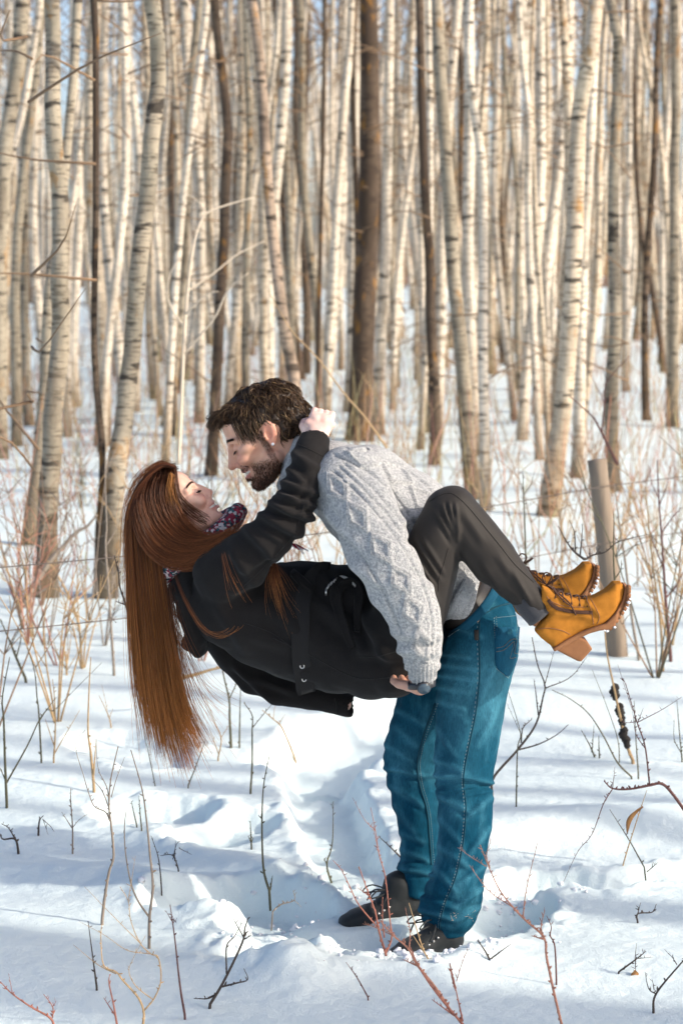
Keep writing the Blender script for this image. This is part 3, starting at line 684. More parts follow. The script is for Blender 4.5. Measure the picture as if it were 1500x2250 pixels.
M_BLACK = cloth('shoe_black', (.0085, .0125, .0155), .7, .1, 90, .3, .4, .0008, .4)
M_RUBBER = cloth('shoe_sole', (.30, .30, .29), .75, .0, 60, .2, .2, .001)
M_SNOWBIT = simple('snow_crumb', (.86, .87, .9), .7, 120, .04, .5, .002)
M_METAL = simple('metal', (.72, .70, .68), .28, 100, .05, 0, Metallic=1.0)
M_BRASS = simple('copper_metal', (.62, .40, .25), .3, 100, .05, 0, Metallic=1.0)
M_WATCH = simple('watch_black', (.03, .03, .035), .35, 80, .2, .1)
M_GLASS = simple('watch_glass', (.06, .09, .12), .08, 20, .1, 0)
M_BELT = cloth('belt_leather', (.025, .021, .018), .5, 0, 60, .3, .4, .001, .4)
M_THREAD = cloth('denim_thread', (.26, .36, .38), .9, 0, 300, .2)
M_THREADMID = cloth('denim_arc', (.10, .12, .13), .9, 0, 300, .3)
M_THREADDK = cloth('denim_seam', (.012, .06, .09), .9, 0, 300, .3)
M_DENIMDK = cloth('denim_band', (.007, .070, .125), .9, .0, 300, .4, .5, .001)
M_TEETH = simple('teeth', (.80, .76, .68), .25, 60, .03, 0)
t = NT('denim'); p = t.pos(); a = t.attr('Col').outputs['Color']; f1 = t.noise(t.mapping(p, (420, 420, 60)), 1, 3, .7); f2 = t.noise(p, 24, 4, .6); f3 = t.noise(p, 420, 2)
c = t.mix(t.ramp(f1, [(.3, 0), (.7, 1)]), t.mix(1.0, a, (.58, .62, .66), 'MULTIPLY'), t.mix(1.0, a, (1.5, 1.42, 1.38), 'MULTIPLY')); t.base(t.mix(t.ramp(f2, [(.35, 0), (.75, .45)]), c, t.mix(1.0, a, (.62, .66, .7), 'MULTIPLY')))
t.set(Roughness=.9); t.b.inputs['Specular IOR Level'].default_value = .1; t.bump(t.math('ADD', f1, t.math('MULTIPLY', f3, .6)), .5, .0012); M_DENIM = t.m
t = NT('skin'); p = t.pos(); a = t.attr('Col').outputs['Color']; f = t.noise(p, 320, 4, .6); g = t.noise(p, 40, 3)
t.base(t.mix(1.0, a, t.ramp(g, [(.3, (.97, .84, .82)), (.7, (1.05, 1.06, 1.05))]), 'MULTIPLY')); t.set(Roughness=.48); t.b.inputs['Subsurface Weight'].default_value = .12; t.b.inputs['Subsurface Radius'].default_value = (.010, .004, .002); t.b.inputs['Subsurface Scale'].default_value = .6
t.b.inputs['Specular IOR Level'].default_value = .4; t.bump(f, .15, .0006); M_SKIN = t.m
def hairmat(name, rough):
    t = NT(name); a = t.attr('Col').outputs['Color']; t.base(a); t.set(Roughness=rough); t.b.inputs['Specular IOR Level'].default_value = .3
    tr = t.n('ShaderNodeBsdfTranslucent'); t.l(a, tr.inputs[0]); mx = t.n('ShaderNodeMixShader'); mx.inputs[0].default_value = .22; t.l(t.b.outputs[0], mx.inputs[1]); t.l(tr.outputs[0], mx.inputs[2]); t.l(mx.outputs[0], t.out.inputs[0]); return t.m
M_HAIR = hairmat('hair', .42); M_BEARD = hairmat('beard', .6)

# ------------------------------------------------------------------ heads (local axes: forward, up, side towards the camera; photograph pixels)
class Head:
    def __init__(s, O, fwd, up, Y, k, fem=False):
        s.K = KK(Y)*k; s.O = at(*O, Y); s.f = np.array([fwd[0], 0, -fwd[1]], float); s.f /= np.linalg.norm(s.f); s.u = np.array([up[0], 0, -up[1]], float); s.u /= np.linalg.norm(s.u); s.s = np.array([0, -1., 0]); s.fem = fem
    def w(s, q): q = np.asarray(q, float); return s.O + s.K*(q[..., 0:1]*s.f + q[..., 1:2]*s.u + q[..., 2:3]*s.s)
    def dirw(s, q): q = np.asarray(q, float); return q[..., 0:1]*s.f + q[..., 1:2]*s.u + q[..., 2:3]*s.s
    def loc(s, P): q = (np.asarray(P)-s.O)/s.K; return np.stack([q@s.f, q@s.u, q@s.s], -1)
    def build(s, neck):
        fem = s.fem; v = Vol((-112, -185, -88), (132, 112, 88), 1.7)
        v.ell((-8, 38, 0), (84, 61, 61), 6); v.ell((-22, 15, 0), (68, 62, 60), 10)
        v.ell((40, 2, 0), (52, 74, 50), 14)                                   # face
        v.limb([(20, -52, 46, 20), (52, -74, 27, 19), (74, -82, 8, 15)], 14); v.limb([(20, -52, -46, 20), (52, -74, -27, 19), (74, -82, -8, 15)], 14)
        v.ell((50, -62, 0), (38, 30, 34), 14); v.ell((76 if not fem else 75, -82, 0), (12 if fem else 14, 12 if fem else 14, 16), 10)          # chin
        v.ell((62, 48, 0), (27, 34, 46), 14)                                   # forehead
        if not fem: v.limb([(86, 23, 4, 8), (84, 25, 24, 8), (72, 20, 42, 7)], 8); v.limb([(86, 23, -4, 8), (84, 25, -24, 8), (72, 20, -42, 7)], 8)
        else: v.limb([(82, 24, 0, 8), (80, 26, 24, 7), (66, 20, 42, 7)], 9); v.limb([(82, 24, 0, 8), (80, 26, -24, 7), (66, 20, -42, 7)], 9)
        for sg in (1, -1):
            v.ell((86, 6, 25*sg), (11, 10, 15), 8, carve=True)                     # eye socket
            v.ell((75, 5, 25*sg), (12, 10, 13.5), 3)                           # closed lid
            v.limb([(87.5, 1.5, 16*sg, 1.6), (88.5, -.5, 25*sg, 1.6), (84, 1.5, 35*sg, 1.6)], 2, carve=True)
            ck = (74, -22, 33*sg) if not fem else (74, -20, 33*sg)
            v.ell(ck, (18, 17, 18), 12)                                        # smiling cheek
            v.ell((56, -4, 46*sg), (20, 12, 12), 10)
        nb = 7 if not fem else 5.5
        tip = (111, -26, 0) if not fem else (105, -23, 0)
        v.limb([(90, 16, 0, nb), (99, -2, 0, nb), (tip[0]-1, tip[1]+3, 0, nb+1.5)], 6); v.ell(tip, (9, 8, 8.5) if not fem else (7.5, 7, 7.5), 5)
        for sg in (1, -1):
            v.ell((94, -30, 9.5*sg), (9, 7, 6) if not fem else (8, 6, 5), 4); v.ell((99, -36.5, 6*sg), (4, 3, 2.6), 2, carve=True)
        v.limb([(82, 14, 0, 10, 8), (90, -8, 0, 12, 9), (93, -26, 0, 13, 10)], 5, side=(0, 0, 1))
        v.ell((86, -44, 0), (11, 12, 20), 8)                                     # muzzle
        v.ell((80, -58, 0), (12, 14, 22), 8)
        v.limb([(95, -47, 0, 4.2), (90, -48, 12, 3.8), (79, -49, 25, 2.5)], 3); v.limb([(95, -47, 0, 4.2), (90, -48, -12, 3.8), (79, -49, -25, 2.5)], 3)
        v.limb([(94, -64, 0, 5), (88, -62, 12, 4.4), (79, -54, 24, 2.5)], 4); v.limb([(94, -64, 0, 5), (88, -62, -12, 4.4), (79, -54, -24, 2.5)], 4)
        v.limb([(99, -55.5, 0, 4.6), (93, -55, 12, 4.0), (81, -52, 26, 2.0)], 2, carve=True); v.limb([(99, -55.5, 0, 4.6), (93, -55, -12, 4.0), (81, -52, -26, 2.0)], 2, carve=True)
        v.ell((90, -74, 0), (7, 5, 15), 6, carve=True)                         # crease above the chin
        for sg in (1, -1):                                                # ears
            a = .22*sg; R = Matrix.Rotation(.30, 3, 'Z') @ Matrix.Rotation(a, 3, 'Y'); R = np.array(R)
            v.ell((-3, 2, 61*sg), (16, 28, 6.5), 4, R=R); v.ell((1, 4, 67.5*sg), (9.5, 19, 4.5), 3, R=R, carve=True); v.ell((3, -2, 66*sg), (6, 8, 6), 3, R=R, carve=True); v.ell((4, -22, 61*sg), (8, 9, 5), 4); v.ell((12, -3, 62*sg), (5, 8, 5), 3)
        v.limb(neck, 16, side=(0, 0, 1))
        V, Fq = v.mesh(2); s.V, s.F = V, Fq; s.N = normals(V, Fq)
        if s.s@np.cross(s.f, s.u) < 0: Fq = Fq[:, ::-1]; s.F = Fq
        return V
    def skin(s, base, blush):
        q = s.V; n = len(q); c = np.tile(np.array(base), (n, 1)); fem = s.fem
        def blob(p, r, col, a):
            nonlocal c
            qq = q.copy(); qq[:, 2] = np.abs(qq[:, 2]); m = a*np.exp(-(((qq-np.array(p))/np.array(r))**2).sum(1)); c = c*(1-m[:, None]) + np.array(col)*m[:, None]
        blob((90, -22, 36), (22, 18, 20), blush, .55); blob((107, -27, 0), (12, 13, 12), blush, .65); blob((0, 0, 66), (20, 32, 10), blush, .65)
        blob((86, -82, 0), (14, 12, 16), blush, .3); blob((60, -140, 0), (90, 60, 80), blush, .25 if not fem else .1)
        lip = np.exp(-((np.abs(q[:, 1]+56)/ (9.5))**4))*sstep(76, 86, q[:, 0])*sstep(30, 22, np.abs(q[:, 2])); lc = np.array((.50, .17, .14)) if not fem else np.array((.52, .17, .16))
        c = c*(1-.75*lip[:, None]) + lc*.75*lip[:, None]
        return c
# ================================================================== MAN
man_head = Head((593, 948), (-.87, .5), (-.5, -.87), 0.0, 1.0)
hv = man_head.build([(-14, -25, 0, 46, 45), (-30, -80, 0, 47, 47), (-52, -150, 0, 56, 60), (-66, -185, 0, 62, 70)])
skin_m = man_head.skin((.66, .40, .29), (.66, .23, .15))
q = man_head.V; aq = np.abs(q[:, 2])
def beard_mask(q):
    aq = np.abs(q[:, 2])
    side = sstep(8, 22, q[:, 0])*(1-sstep(66, 80, q[:, 0]))*sstep(-44, -58, q[:, 1] - .18*(q[:, 0]-20))     # cheek line falls towards the mouth
    jaw = sstep(-58, -70, q[:, 1])*sstep(6, 18, q[:, 0]); burn = sstep(8, 14, q[:, 0])*(1-sstep(22, 30, q[:, 0]))*sstep(20, 10, q[:, 1])*sstep(-75, -60, q[:, 1])*(aq > 40)
    mous = np.exp(-((q[:, 1]+42)/6.5)**2)*sstep(74, 80, q[:, 0])*sstep(36, 26, aq)*(q[:, 0] < 97)
    m = np.maximum.reduce([side, jaw, burn, mous])
    lipz = np.exp(-((q[:, 1]+56)/8)**4)*sstep(76, 84, q[:, 0])*sstep(30, 24, aq)
    under = sstep(-112, -98, q[:, 1]); m = m*(1-lipz)*under
    return np.clip(m, 0, 1)*(q[:, 1] > -118)
bm = beard_mask(q); skin_m = skin_m*(1-.58*bm[:, None]) + np.array((.15, .068, .045))*.58*bm[:, None]
scalp_m = lambda q: (q[:, 1] > 34 + .55*np.maximum(q[:, 0]-20, 0) - 40*sstep(0, -40, q[:, 0]) - 20*sstep(-45, -75, q[:, 0])) & (q[:, 0] < 84)
sc = scalp_m(q); skin_m[sc] = (.05, .03, .02)
headW = man_head.w(q)
# body under the clothes: one figure, joined to the head, with its hands
def hand(v, wrist, palm_dir, across, back, size, fingers, thumb, k=.006, root=True):
    "palm + five fingers; fingers: list of (across offset, [(along, back) ...]) in hand lengths"
    w0 = np.asarray(wrist, float); a = np.asarray(palm_dir, float); a /= np.linalg.norm(a); c = np.asarray(across, float); c = c - a*(c@a); c /= np.linalg.norm(c); b = np.asarray(back, float); b = b - a*(a@b) - c*(c@b); b /= np.linalg.norm(b)
    P = lambda al, ac, bk: w0 + size*(a*al + c*ac + b*bk)
    if root: v.limb([[*P(-.25, 0, 0), .028, .026], [*P(.0, 0, 0), .027, .022]], k, side=c)
    for ac in (-.15, -.05, .05, .15): v.limb([[*P(.02, ac*.6, 0), .014, .015], [*P(.30, ac, .02), .014, .014], [*P(.47, ac*1.1, .02), .0125, .0125]], .010, side=c)
    for ac, ch in fingers:
        pts = [[*P(.45, ac, .02), .0108]] + [[*P(al, ac2, bk), rr_] for (al, ac2, bk), rr_ in zip(ch, (.0100, .0090, .0078))]; v.limb(pts, .003)
    v.limb([[*P(al, ac, bk), rr_] for (al, ac, bk), rr_ in zip(thumb, (.014, .012, .0105, .0085))], .005)
    return P
vb = Vol(at(600, 2120, 0)-[.05, .62, .05], at(1200, 940, 0)+[.1, .62, .1], .009)
TOR = L([(672, 1015, 0, 40, .06), (740, 1055, 0, 70, .15), (820, 1100, 0, 85, .16), (900, 1170, 0, 88, .15), (970, 1245, 0, 70, .13), (1040, 1345, 0, 56, .13)])
vb.limb(TOR, .03)
for pts in ([(1045, 1400, -.08, 55, .06), (1030, 1560, -.10, 42, .05), (1018, 1700, -.115, 36, .045), (1015, 1960, -.125, 28, .035), (990, 2060, -.12, 26, .03)], [(1030, 1400, .08, 55, .06), (935, 1540, .11, 38, .05), (906, 1680, .125, 36, .045), (918, 1930, .13, 28, .035), (908, 2035, .12, 26, .03)],
            [(760, 1060, -.17, 45, .05), (840, 1215, -.33, 36, .045), (880, 1300, -.36, 34, .04), (922, 1440, -.345, 26, .03), (926, 1470, -.335, 22, .022)], [(760, 1070, .17, 45, .05), (850, 1230, .33, 36, .045), (890, 1330, .34, 34, .04), (920, 1470, .30, 25, .026)]):
    vb.limb(L(pts), .008)
bV, bF = vb.mesh(1)
wr = at(922, 1508, -.315); vh = Vol(wr-[.14, .08, .12], wr+[.1, .28, .08], .0030)
vh.limb(np.array([[*at(925, 1462, -.335), .027, .024], [*at(926, 1486, -.330), .028, .024], [*wr, .026, .019]]), .006)
mk = [(-.17, [(.70, -.18, .04), (.88, -.19, .10), (1.0, -.19, .18)]), (-.055, [(.74, -.06, .04), (.96, -.06, .10), (1.08, -.06, .2)]), (.06, [(.72, .06, .04), (.92, .06, .10), (1.04, .06, .2)]), (.17, [(.66, .18, .04), (.82, .19, .1), (.92, .19, .18)])]
hand(vh, wr, (-.12, .98, -.10), (-.98, -.12, 0), (.0, -.1, -1.0), .165, [(a, [(x, y, -z) for x, y, z in c]) for a, c in mk], [(.10, .15, 0), (.25, .30, -.02), (.42, .36, -.06), (.55, .34, -.10)], root=False)
hV, hF = vh.mesh(1)
allV = np.vstack([headW, bV, hV]); allF = np.vstack([man_head.F, bF+len(headW), hF+len(headW)+len(bV)])
hc = np.tile(np.array((.58, .34, .25)), (len(hV), 1)); kn = .35*np.exp(-((hV-at(900, 1520, -.28))**2).sum(1)/.03**2); hc = hc*(1-kn[:, None]) + np.array((.58, .22, .16))*kn[:, None]
man = mesh_obj('person', allV, allF, M_SKIN, colors=np.vstack([skin_m, np.tile(np.array((.56, .34, .26)), (len(bV), 1)), hc]))
tag(man, 'bearded person in grey cable sweater and blue jeans bending forward, holding another person up', 'person', 'embracing couple in the snow')
# --- hair, brows, lashes, beard
def sub(Vl, mask, n, seed): i = np.nonzero(mask)[0]; return np.random.default_rng(seed).choice(i, n, replace=len(i) < n)
rr = np.random.default_rng(5)
vc = Vol((-118, -60, -84), (110, 130, 84), 2.2); vc.ell((-9, 41, 0), (87, 66, 65), 6); vc.ell((-27, 8, 0), (68, 60, 64), 14); vc.ell((44, 74, 0), (38, 25, 50), 12); vc.ell((-6, -4, 70), (22, 32, 30), 8, carve=True); vc.ell((-6, -4, -70), (22, 32, 30), 8, carve=True)
vc.ell((90, 6, 0), (62, 70, 90), 8, carve=True); vc.halfspace((-60, -38, 0), (.25, -.97, 0), 6); vc.ell((38, -40, 0), (52, 62, 90), 8, carve=True)
cV, cF = vc.mesh(1); cN = normals(cV, cF); cV = cV + cN*(7*fbm(cV, .045, 3, 3))[:, None]
mbh = MB(); capW = man_head.w(cV); mbh.add(capW, [cF], None, np.array((.030, .018, .011)))
crown = np.array((-34, 100, 0)); ci = np.nonzero((cV[:, 1] > -42) & ((cV[:, 0] < -12) | (cV[:, 1] > 28+.62*(cV[:, 0]-10))))[0]
sel = rr.choice(ci, 5200); P0 = cV[sel]; n0 = cN[sel]; flow = P0-crown; flow = flow - n0*(flow*n0).sum(1)[:, None]; flow /= np.linalg.norm(flow, axis=1)[:, None]+1e-6
wv = np.stack([noise(P0, .028, 31), noise(P0, .028, 32), noise(P0, .028, 33)], -1); flow = flow + .9*wv; flow /= np.linalg.norm(flow, axis=1)[:, None]
front = sstep(30, 75, P0[:, 0]); Ln = rr.uniform(18, 38, len(sel))*(1+.1*front); tt = np.linspace(0, 1, 7)
for i in range(len(sel)):
    cl = noise((P0[i]*.06)[None], 1, 44)[0]; ph = cl*9; amp = 3.5+2*rr.random()
    bend = n0[i]*(7*np.sin(tt*2.6)*(.5+.8*rr.random()))[:, None]; side = np.cross(n0[i], flow[i]); pts = P0[i] - n0[i]*4 + flow[i]*(tt*Ln[i])[:, None] + bend + side*(amp*np.sin(tt*5+ph))[:, None] - n0[i]*(10*tt**2*(1-.4*front[i]))[:, None]
    v_ = rr.random(); col = np.array((.075, .043, .025))*(.45+1.1*v_) if v_ < .86 else np.array((.26, .165, .085))*rr.uniform(.6, 1.2); mbh.tube(man_head.w(pts), man_head.K*np.array([.9, 1.0, 1.0, .9, .75, .55, .2]), 3, col=col, caps=False)
for k in range(34):      # forelocks reaching out over the brow
    s0 = rr.uniform(-46, 46); p0 = np.array((64+rr.uniform(-8, 10), 84+rr.uniform(-8, 6), s0)); pts = catmull([p0, p0+(18, 3, rr.uniform(-6, 6)), p0+(32+rr.uniform(-6, 6), -3, rr.uniform(-8, 8)), p0+(35+rr.uniform(-8, 5), -14+rr.uniform(-6, 8), rr.uniform(-10, 10))], 9)
    for m in range(7): mbh.tube(man_head.w(pts + rr.normal(size=3)*2.6 + rr.normal(size=3)*np.linspace(0, 3, 9)[:, None]), man_head.K*np.linspace(1.3, .25, 9), 3, col=np.array((.06, .035, .02))*rr.uniform(.6, 1.8), caps=False)
for k in range(60):      # side locks before the ear
    p0 = np.array((rr.uniform(22, 58), rr.uniform(40, 62), 50*rr.choice([-1, 1])+rr.uniform(-3, 3))); sg = np.sign(p0[2]); pts = catmull([p0, p0+(2, -16, 7*sg), p0+(rr.uniform(-4, 8), -36-rr.uniform(0, 14), 3*sg)], 7)
    for m in range(5): mbh.tube(man_head.w(pts + rr.normal(size=3)*2.2 + rr.normal(size=3)*np.linspace(0, 2.5, 7)[:, None]), man_head.K*np.linspace(1.2, .25, 7), 3, col=np.array((.06, .035, .02))*rr.uniform(.6, 1.6), caps=False)
mbh.build('hair', M_HAIR, man)
mbb = MB(); N_ = man_head.N
sel = rr.choice(len(q), 3600, p=bm**1.5/np.sum(bm**1.5)); Dl = N_[sel]*.55 + np.array((.1, -.85, 0)) + rr.normal(size=(len(sel), 3))*.25; Dl /= np.linalg.norm(Dl, axis=1)[:, None]
cols = np.array((.105, .054, .034))*rr.uniform(.6, 1.7, (len(sel), 1)); red = rr.random(len(sel)) < .2; cols[red] = np.array((.22, .085, .045))
Lb = rr.uniform(3, 6.5, len(sel))*man_head.K*(.5+.75*bm[sel]*sstep(-40, -85, q[sel, 1])); tb = np.linspace(0, 1, 4)[None, :, None]; mbb.tubes(headW[sel][:, None] + man_head.dirw(Dl)[:, None]*tb*Lb[:, None, None] - np.array([0, 0, .15])*tb**2*Lb[:, None, None], man_head.K*np.array([.65, .6, .45, .2]), 3, cols)
mbb.build('beard', M_BEARD, man)
def brows(hd, parent, col, n, yb, ln):
    hs = Surf(hd.w(hd.V), hd.F)
    for sg in (1, -1):
        mb = MB()
        for k in range(n):
            t_ = rr.random(); f_ = 92-9*t_-9*t_**3; u_ = yb + 4*math.sin(t_*2.4) + rr.uniform(-3, 3)*(1-.5*t_); s_ = sg*(9+33*t_); d = hd.dirw(np.array((-.25, .25-.5*t_, sg*.9))); p0 = hd.w(np.array((f_, u_, s_))); c0 = Vector(hd.w(np.array((40., u_, s_*.5))))
            h_, n_, i_, _ = hs.b.ray_cast(Vector(p0 + (p0-np.array(c0))*.6), (c0-Vector(p0)).normalized())
            if h_ is not None: p0 = np.array(h_)
            mb.tube(np.array([p0, p0+d*ln*.5*hd.K+hd.f*.8*hd.K, p0+d*ln*hd.K]), hd.K*np.array([.8, .8, .25]), 3, col=np.array(col)*rr.uniform(.7, 1.5), caps=False)
        mb.build('eyebrow', M_BEARD, parent)
    for sg in (1, -1):
        ml = MB()
        for k in range(26):
            t_ = k/25; p0 = np.array((87.8-4*abs(t_-.45)*2*t_, 1.0-1.5*math.sin(t_*3.1), sg*(15+21*t_))); e = p0 + np.array((6, -4.5, sg*1.5)); ml.tube(hd.w(np.array([p0, (p0+e)/2+(1, -.8, 0), e])), hd.K*np.array([.8, .7, .25]), 3, col=(.02, .013, .01), caps=False)
        ml.tube(hd.w(catmull([(86, 1.5, 13*sg), (88.2, -.3, 25*sg), (83, 1.2, 37*sg)], 10)), hd.K*1.0, 4, col=(.03, .018, .014)); ml.build('eyelash', M_BEARD, parent)
    mt = MB(); pts = catmull([(80, -53.5, -22), (88.5, -54, -12), (91.5, -54.5, 0), (88.5, -54, 12), (80, -53.5, 22)], 15)
    for i in range(15): mt.box(hd.w(pts[i]), np.array((2.0, 2.1, 3.4))*hd.K, np.stack([hd.f, hd.s, hd.u], -1))
    mt.build('teeth', M_TEETH, parent)
brows(man_head, man, (.04, .022, .014), 150, 25, 12)
mb = MB(); ep = man_head.w(np.array((4., -24., 68.))); mb.tube(catmull([ep+[0, .004, 0], ep, ep-[0, .003, 0]], 5), [.002, .0042, .0048, .004, .001], 8); mb.build('earring', simple('stud_white', (.85, .85, .85), .2, 20, .02, 0), man)

# --- sweater
SW = L([(668, 1012, 0, 58, .085), (722, 1050, 0, 84, .18), (800, 1092, 0, 112, .205), (880, 1152, 0, 127, .20), (950, 1222, 0, 116, .185), (1002, 1282, 0, 90, .185), (1020, 1306, 0, 80, .185)])
SLN = L([(760, 1062, -.20, 84, .085), (805, 1150, -.30, 76, .085), (845, 1225, -.355, 69, .078), (878, 1290, -.375, 64, .072), (908, 1350, -.375, 58, .066), (921, 1415, -.355, 50, .058), (927, 1455, -.34, 41, .048), (927.5, 1482, -.333, 31, .038)])
SLF = L([(760, 1070, .20, 80, .085), (815, 1160, .30, 72, .08), (850, 1235, .34, 64, .075), (885, 1320, .34, 58, .065), (910, 1410, .31, 46, .05), (922, 1460, .29, 34, .04)])
lo, hi = bounds(SW, SLN, SLF, m=.03); vsw = Vol(lo, hi, .0036); vsw.limb(SW, .03); vsw.limb(SLN, .018); vsw.limb(SLF, .018)
vsw.limb(np.array([[*at(940, 1500, 0), .07, .2], [*at(990, 1420, 0), .06, .2]]), .01, carve=True)
vsw.limb(np.array([[*at(1058, 1395, 0), .085, .3], [*at(1085, 1290, 0), .075, .3]]), .006, carve=True); vsw.halfspace(at(1012, 1300, 0), (.88, 0, -.47), .006) if False else None
sV, sF = vsw.mesh(1); sN = normals(sV, sF)
sV = folds(sV, sN, [(700, 1120, 800, 1210, 13, 7), (690, 1165, 790, 1245, 11, 7), (760, 1235, 850, 1290, 12, 8), (770, 1260, 830, 1330, 10, 6), (880, 1150, 985, 1110, 16, 9), (890, 1175, 960, 1150, 11, 7), (860, 1260, 960, 1270, 12, -5), (860, 1390, 960, 1400, 11, 6), (870, 1430, 960, 1436, 9, 6), (820, 1000, 900, 1130, 20, 6), (700, 1040, 760, 1130, 16, 6), (740, 985, 900, 1010, 14, 4)])
sV = sV + sN*(.006*fbm(sV, 6, 3, 3))[:, None]; sN = normals(sV, sF)
def diamond(cx, cy, ang, a, b):
    c_, s_ = math.cos(ang), math.sin(ang); pt = lambda u, v_: (cx+u*c_-v_*s_, cy+u*s_+v_*c_); return [pt(a, 0), pt(0, b), pt(-a, 0), pt(0, -b), pt(a, 0)]
dia = []
for cx, cy, an in [(742, 1072, .95), (785, 1136, .95), (837, 1205, .98), (880, 1273, 1.0), (906, 1342, 1.15), (926, 1417, 1.3)]: dia.append(diamond(cx, cy, an, 39, 24)); dia.append(diamond(cx, cy, an, 30, 16))
for cx, cy, an in [(800, 1005, .35), (872, 1040, .6), (930, 1100, .8)]: dia.append(diamond(cx, cy, an, 40, 20))
sV = ridges(sV, sN, dia, 3.6, 6.5)
cab = [[(745, 1025), (800, 1075), (855, 1135), (905, 1205), (945, 1285), (962, 1370), (958, 1440)], [(735, 1037), (790, 1087), (843, 1145), (893, 1215), (932, 1292), (950, 1370), (946, 1440)], [(757, 1018), (812, 1066), (867, 1126), (918, 1198), (957, 1282), (972, 1370)],
       [(735, 1000), (800, 1030), (860, 1080), (910, 1150)], [(722, 1160), (790, 1220), (840, 1300), (880, 1390)], [(760, 985), (850, 1000), (930, 1060), (985, 1120)]]
sV = ridges(sV, sN, [catmull(c, 30) for c in cab], 3.0, -5.5); sN = normals(sV, sF)
qq = proj(sV); rib = ((qq[:, 1] > 1457) & (qq[:, 0] > 880) & (sV[:, 1] < -.2)); sV[rib] += sN[rib]*(.0022*np.sin(qq[rib, 0]*.75))[:, None]
sweater = mesh_obj('sweater', sV, sF, M_SWEATER, man)
ssurf = Surf(sV, sF)
vcol = Vol(at(690, 1100, 0)-[.16, .14, .05], at(640, 920, 0)+[.1, .14, .05], .0032)
ax0 = at(622, 1066, 0); ax1 = at(664, 952, 0); cen = (ax0+ax1)/2; mj = (ax1-ax0)/2; ring = []
for k in range(25):
    a = k/24*2*math.pi; ring.append([*(cen + mj*1.02*math.cos(a) + np.array([0, -.084*math.sin(a), 0])), .0165, .0165])
vcol.limb(np.array(ring), .004); ring2 = [[r_[0]+.022, r_[1]*1.06, r_[2]-.006, .017, .017] for r_ in ring]; vcol.limb(np.array(ring2), .008)
kV, kF = vcol.mesh(1); kN = normals(kV, kF); an = np.arctan2(kV[:, 1]/.084, (kV-cen)@mj/(mj@mj)); kV += kN*(.0018*np.sin(an*70))[:, None]
mesh_obj('collar', kV, kF, M_RIB, sweater)
# rib hem of the sweater, a rolled band round the waist
def band(name, px0, px1, Yr, w_px, thick, mat, parent, axis, n=48, rib=0, lift=0):
    "closed band round the body: px0-px1 is its edge-on line in the photograph"
    p0 = at(*px0, 0); p1 = at(*px1, 0); c0 = (p0+p1)/2; mj = (p1-p0)/2; ax_ = np.array([axis[0], 0, -axis[1]]); ax_ /= np.linalg.norm(ax_); a_ = np.linspace(0, 2*math.pi, n, endpoint=False); h = w_px*KK(0)*.5; rows = []
    prof = [(-1, 0), (-.9, 1), (-.3, 1.15), (.3, 1.15), (.9, 1), (1, 0)]; e = np.cos(a_)[:, None]*mj + np.sin(a_)[:, None]*np.array([0, -Yr, 0]); un = e/np.linalg.norm(e, axis=1)[:, None]
    for t_, o_ in prof: rows.append(c0 + e + ax_*t_*h + un*(thick*o_ + (rib*np.cos(a_*n/2))[:, None] if rib else thick*o_))
    V = np.vstack(rows); i = np.arange(len(prof)-1)[:, None]*n; j = np.arange(n); j2 = (j+1) % n; mb = MB(); mb.add(V, [np.stack([i+j, i+j2, i+n+j2, i+n+j], -1).reshape(-1, 4)]); return mb.build(name, mat, parent)
band('hem', (975, 1352), (1040, 1222), .192, 34, .010, M_RIB, sweater, (.89, .45), 120, .0015)
# --- jeans
PEL = L([(1022, 1316, 0, 68, .165), (1052, 1362, 0, 84, .175), (1056, 1420, 0, 86, .175), (1046, 1470, 0, 80, .165)])
LN = L([(1052, 1420, -.085, 82, .088), (1043, 1467, -.095, 82, .092), (1034, 1533, -.10, 79, .092), (1029, 1600, -.105, 74, .088), (1019, 1667, -.11, 69, .082), (1016, 1717, -.115, 64, .076), (1021, 1767, -.12, 59, .072), (1020, 1833, -.125, 57, .07), (1011, 1900, -.13, 58, .072), (996, 1960, -.13, 66, .078), (985, 2000, -.13, 66, .078), (980, 2030, -.13, 50, .066)])
LF = L([(1020, 1400, .085, 82, .088), (965, 1480, .10, 75, .088), (935, 1540, .11, 64, .085), (916, 1600, .12, 60, .082), (902, 1658, .125, 61, .08), (907, 1708, .13, 59, .074), (918, 1780, .13, 50, .07), (922, 1850, .13, 45, .066), (916, 1915, .13, 44, .066), (912, 1952, .13, 36, .058)])
lo, hi = bounds(PEL, LN, LF, m=.02); vj = Vol(lo, hi, .0042); vj.limb(PEL, .02); vj.limb(LN, .02); vj.limb(LF, .014)
vj.limb(np.array([[*at(977, 2052, -.13), .05, .06], [*at(978, 2030, -.13), .028, .04]]), .006, carve=True); vj.limb(np.array([[*at(905, 1975, .13), .045, .06], [*at(912, 1940, .13), .026, .04]]), .006, carve=True)
vj.halfspace(at(1029, 1330, 0), (-.73, 0, .68), .004)
jV, jF = vj.mesh(1); jN = normals(jV, jF)
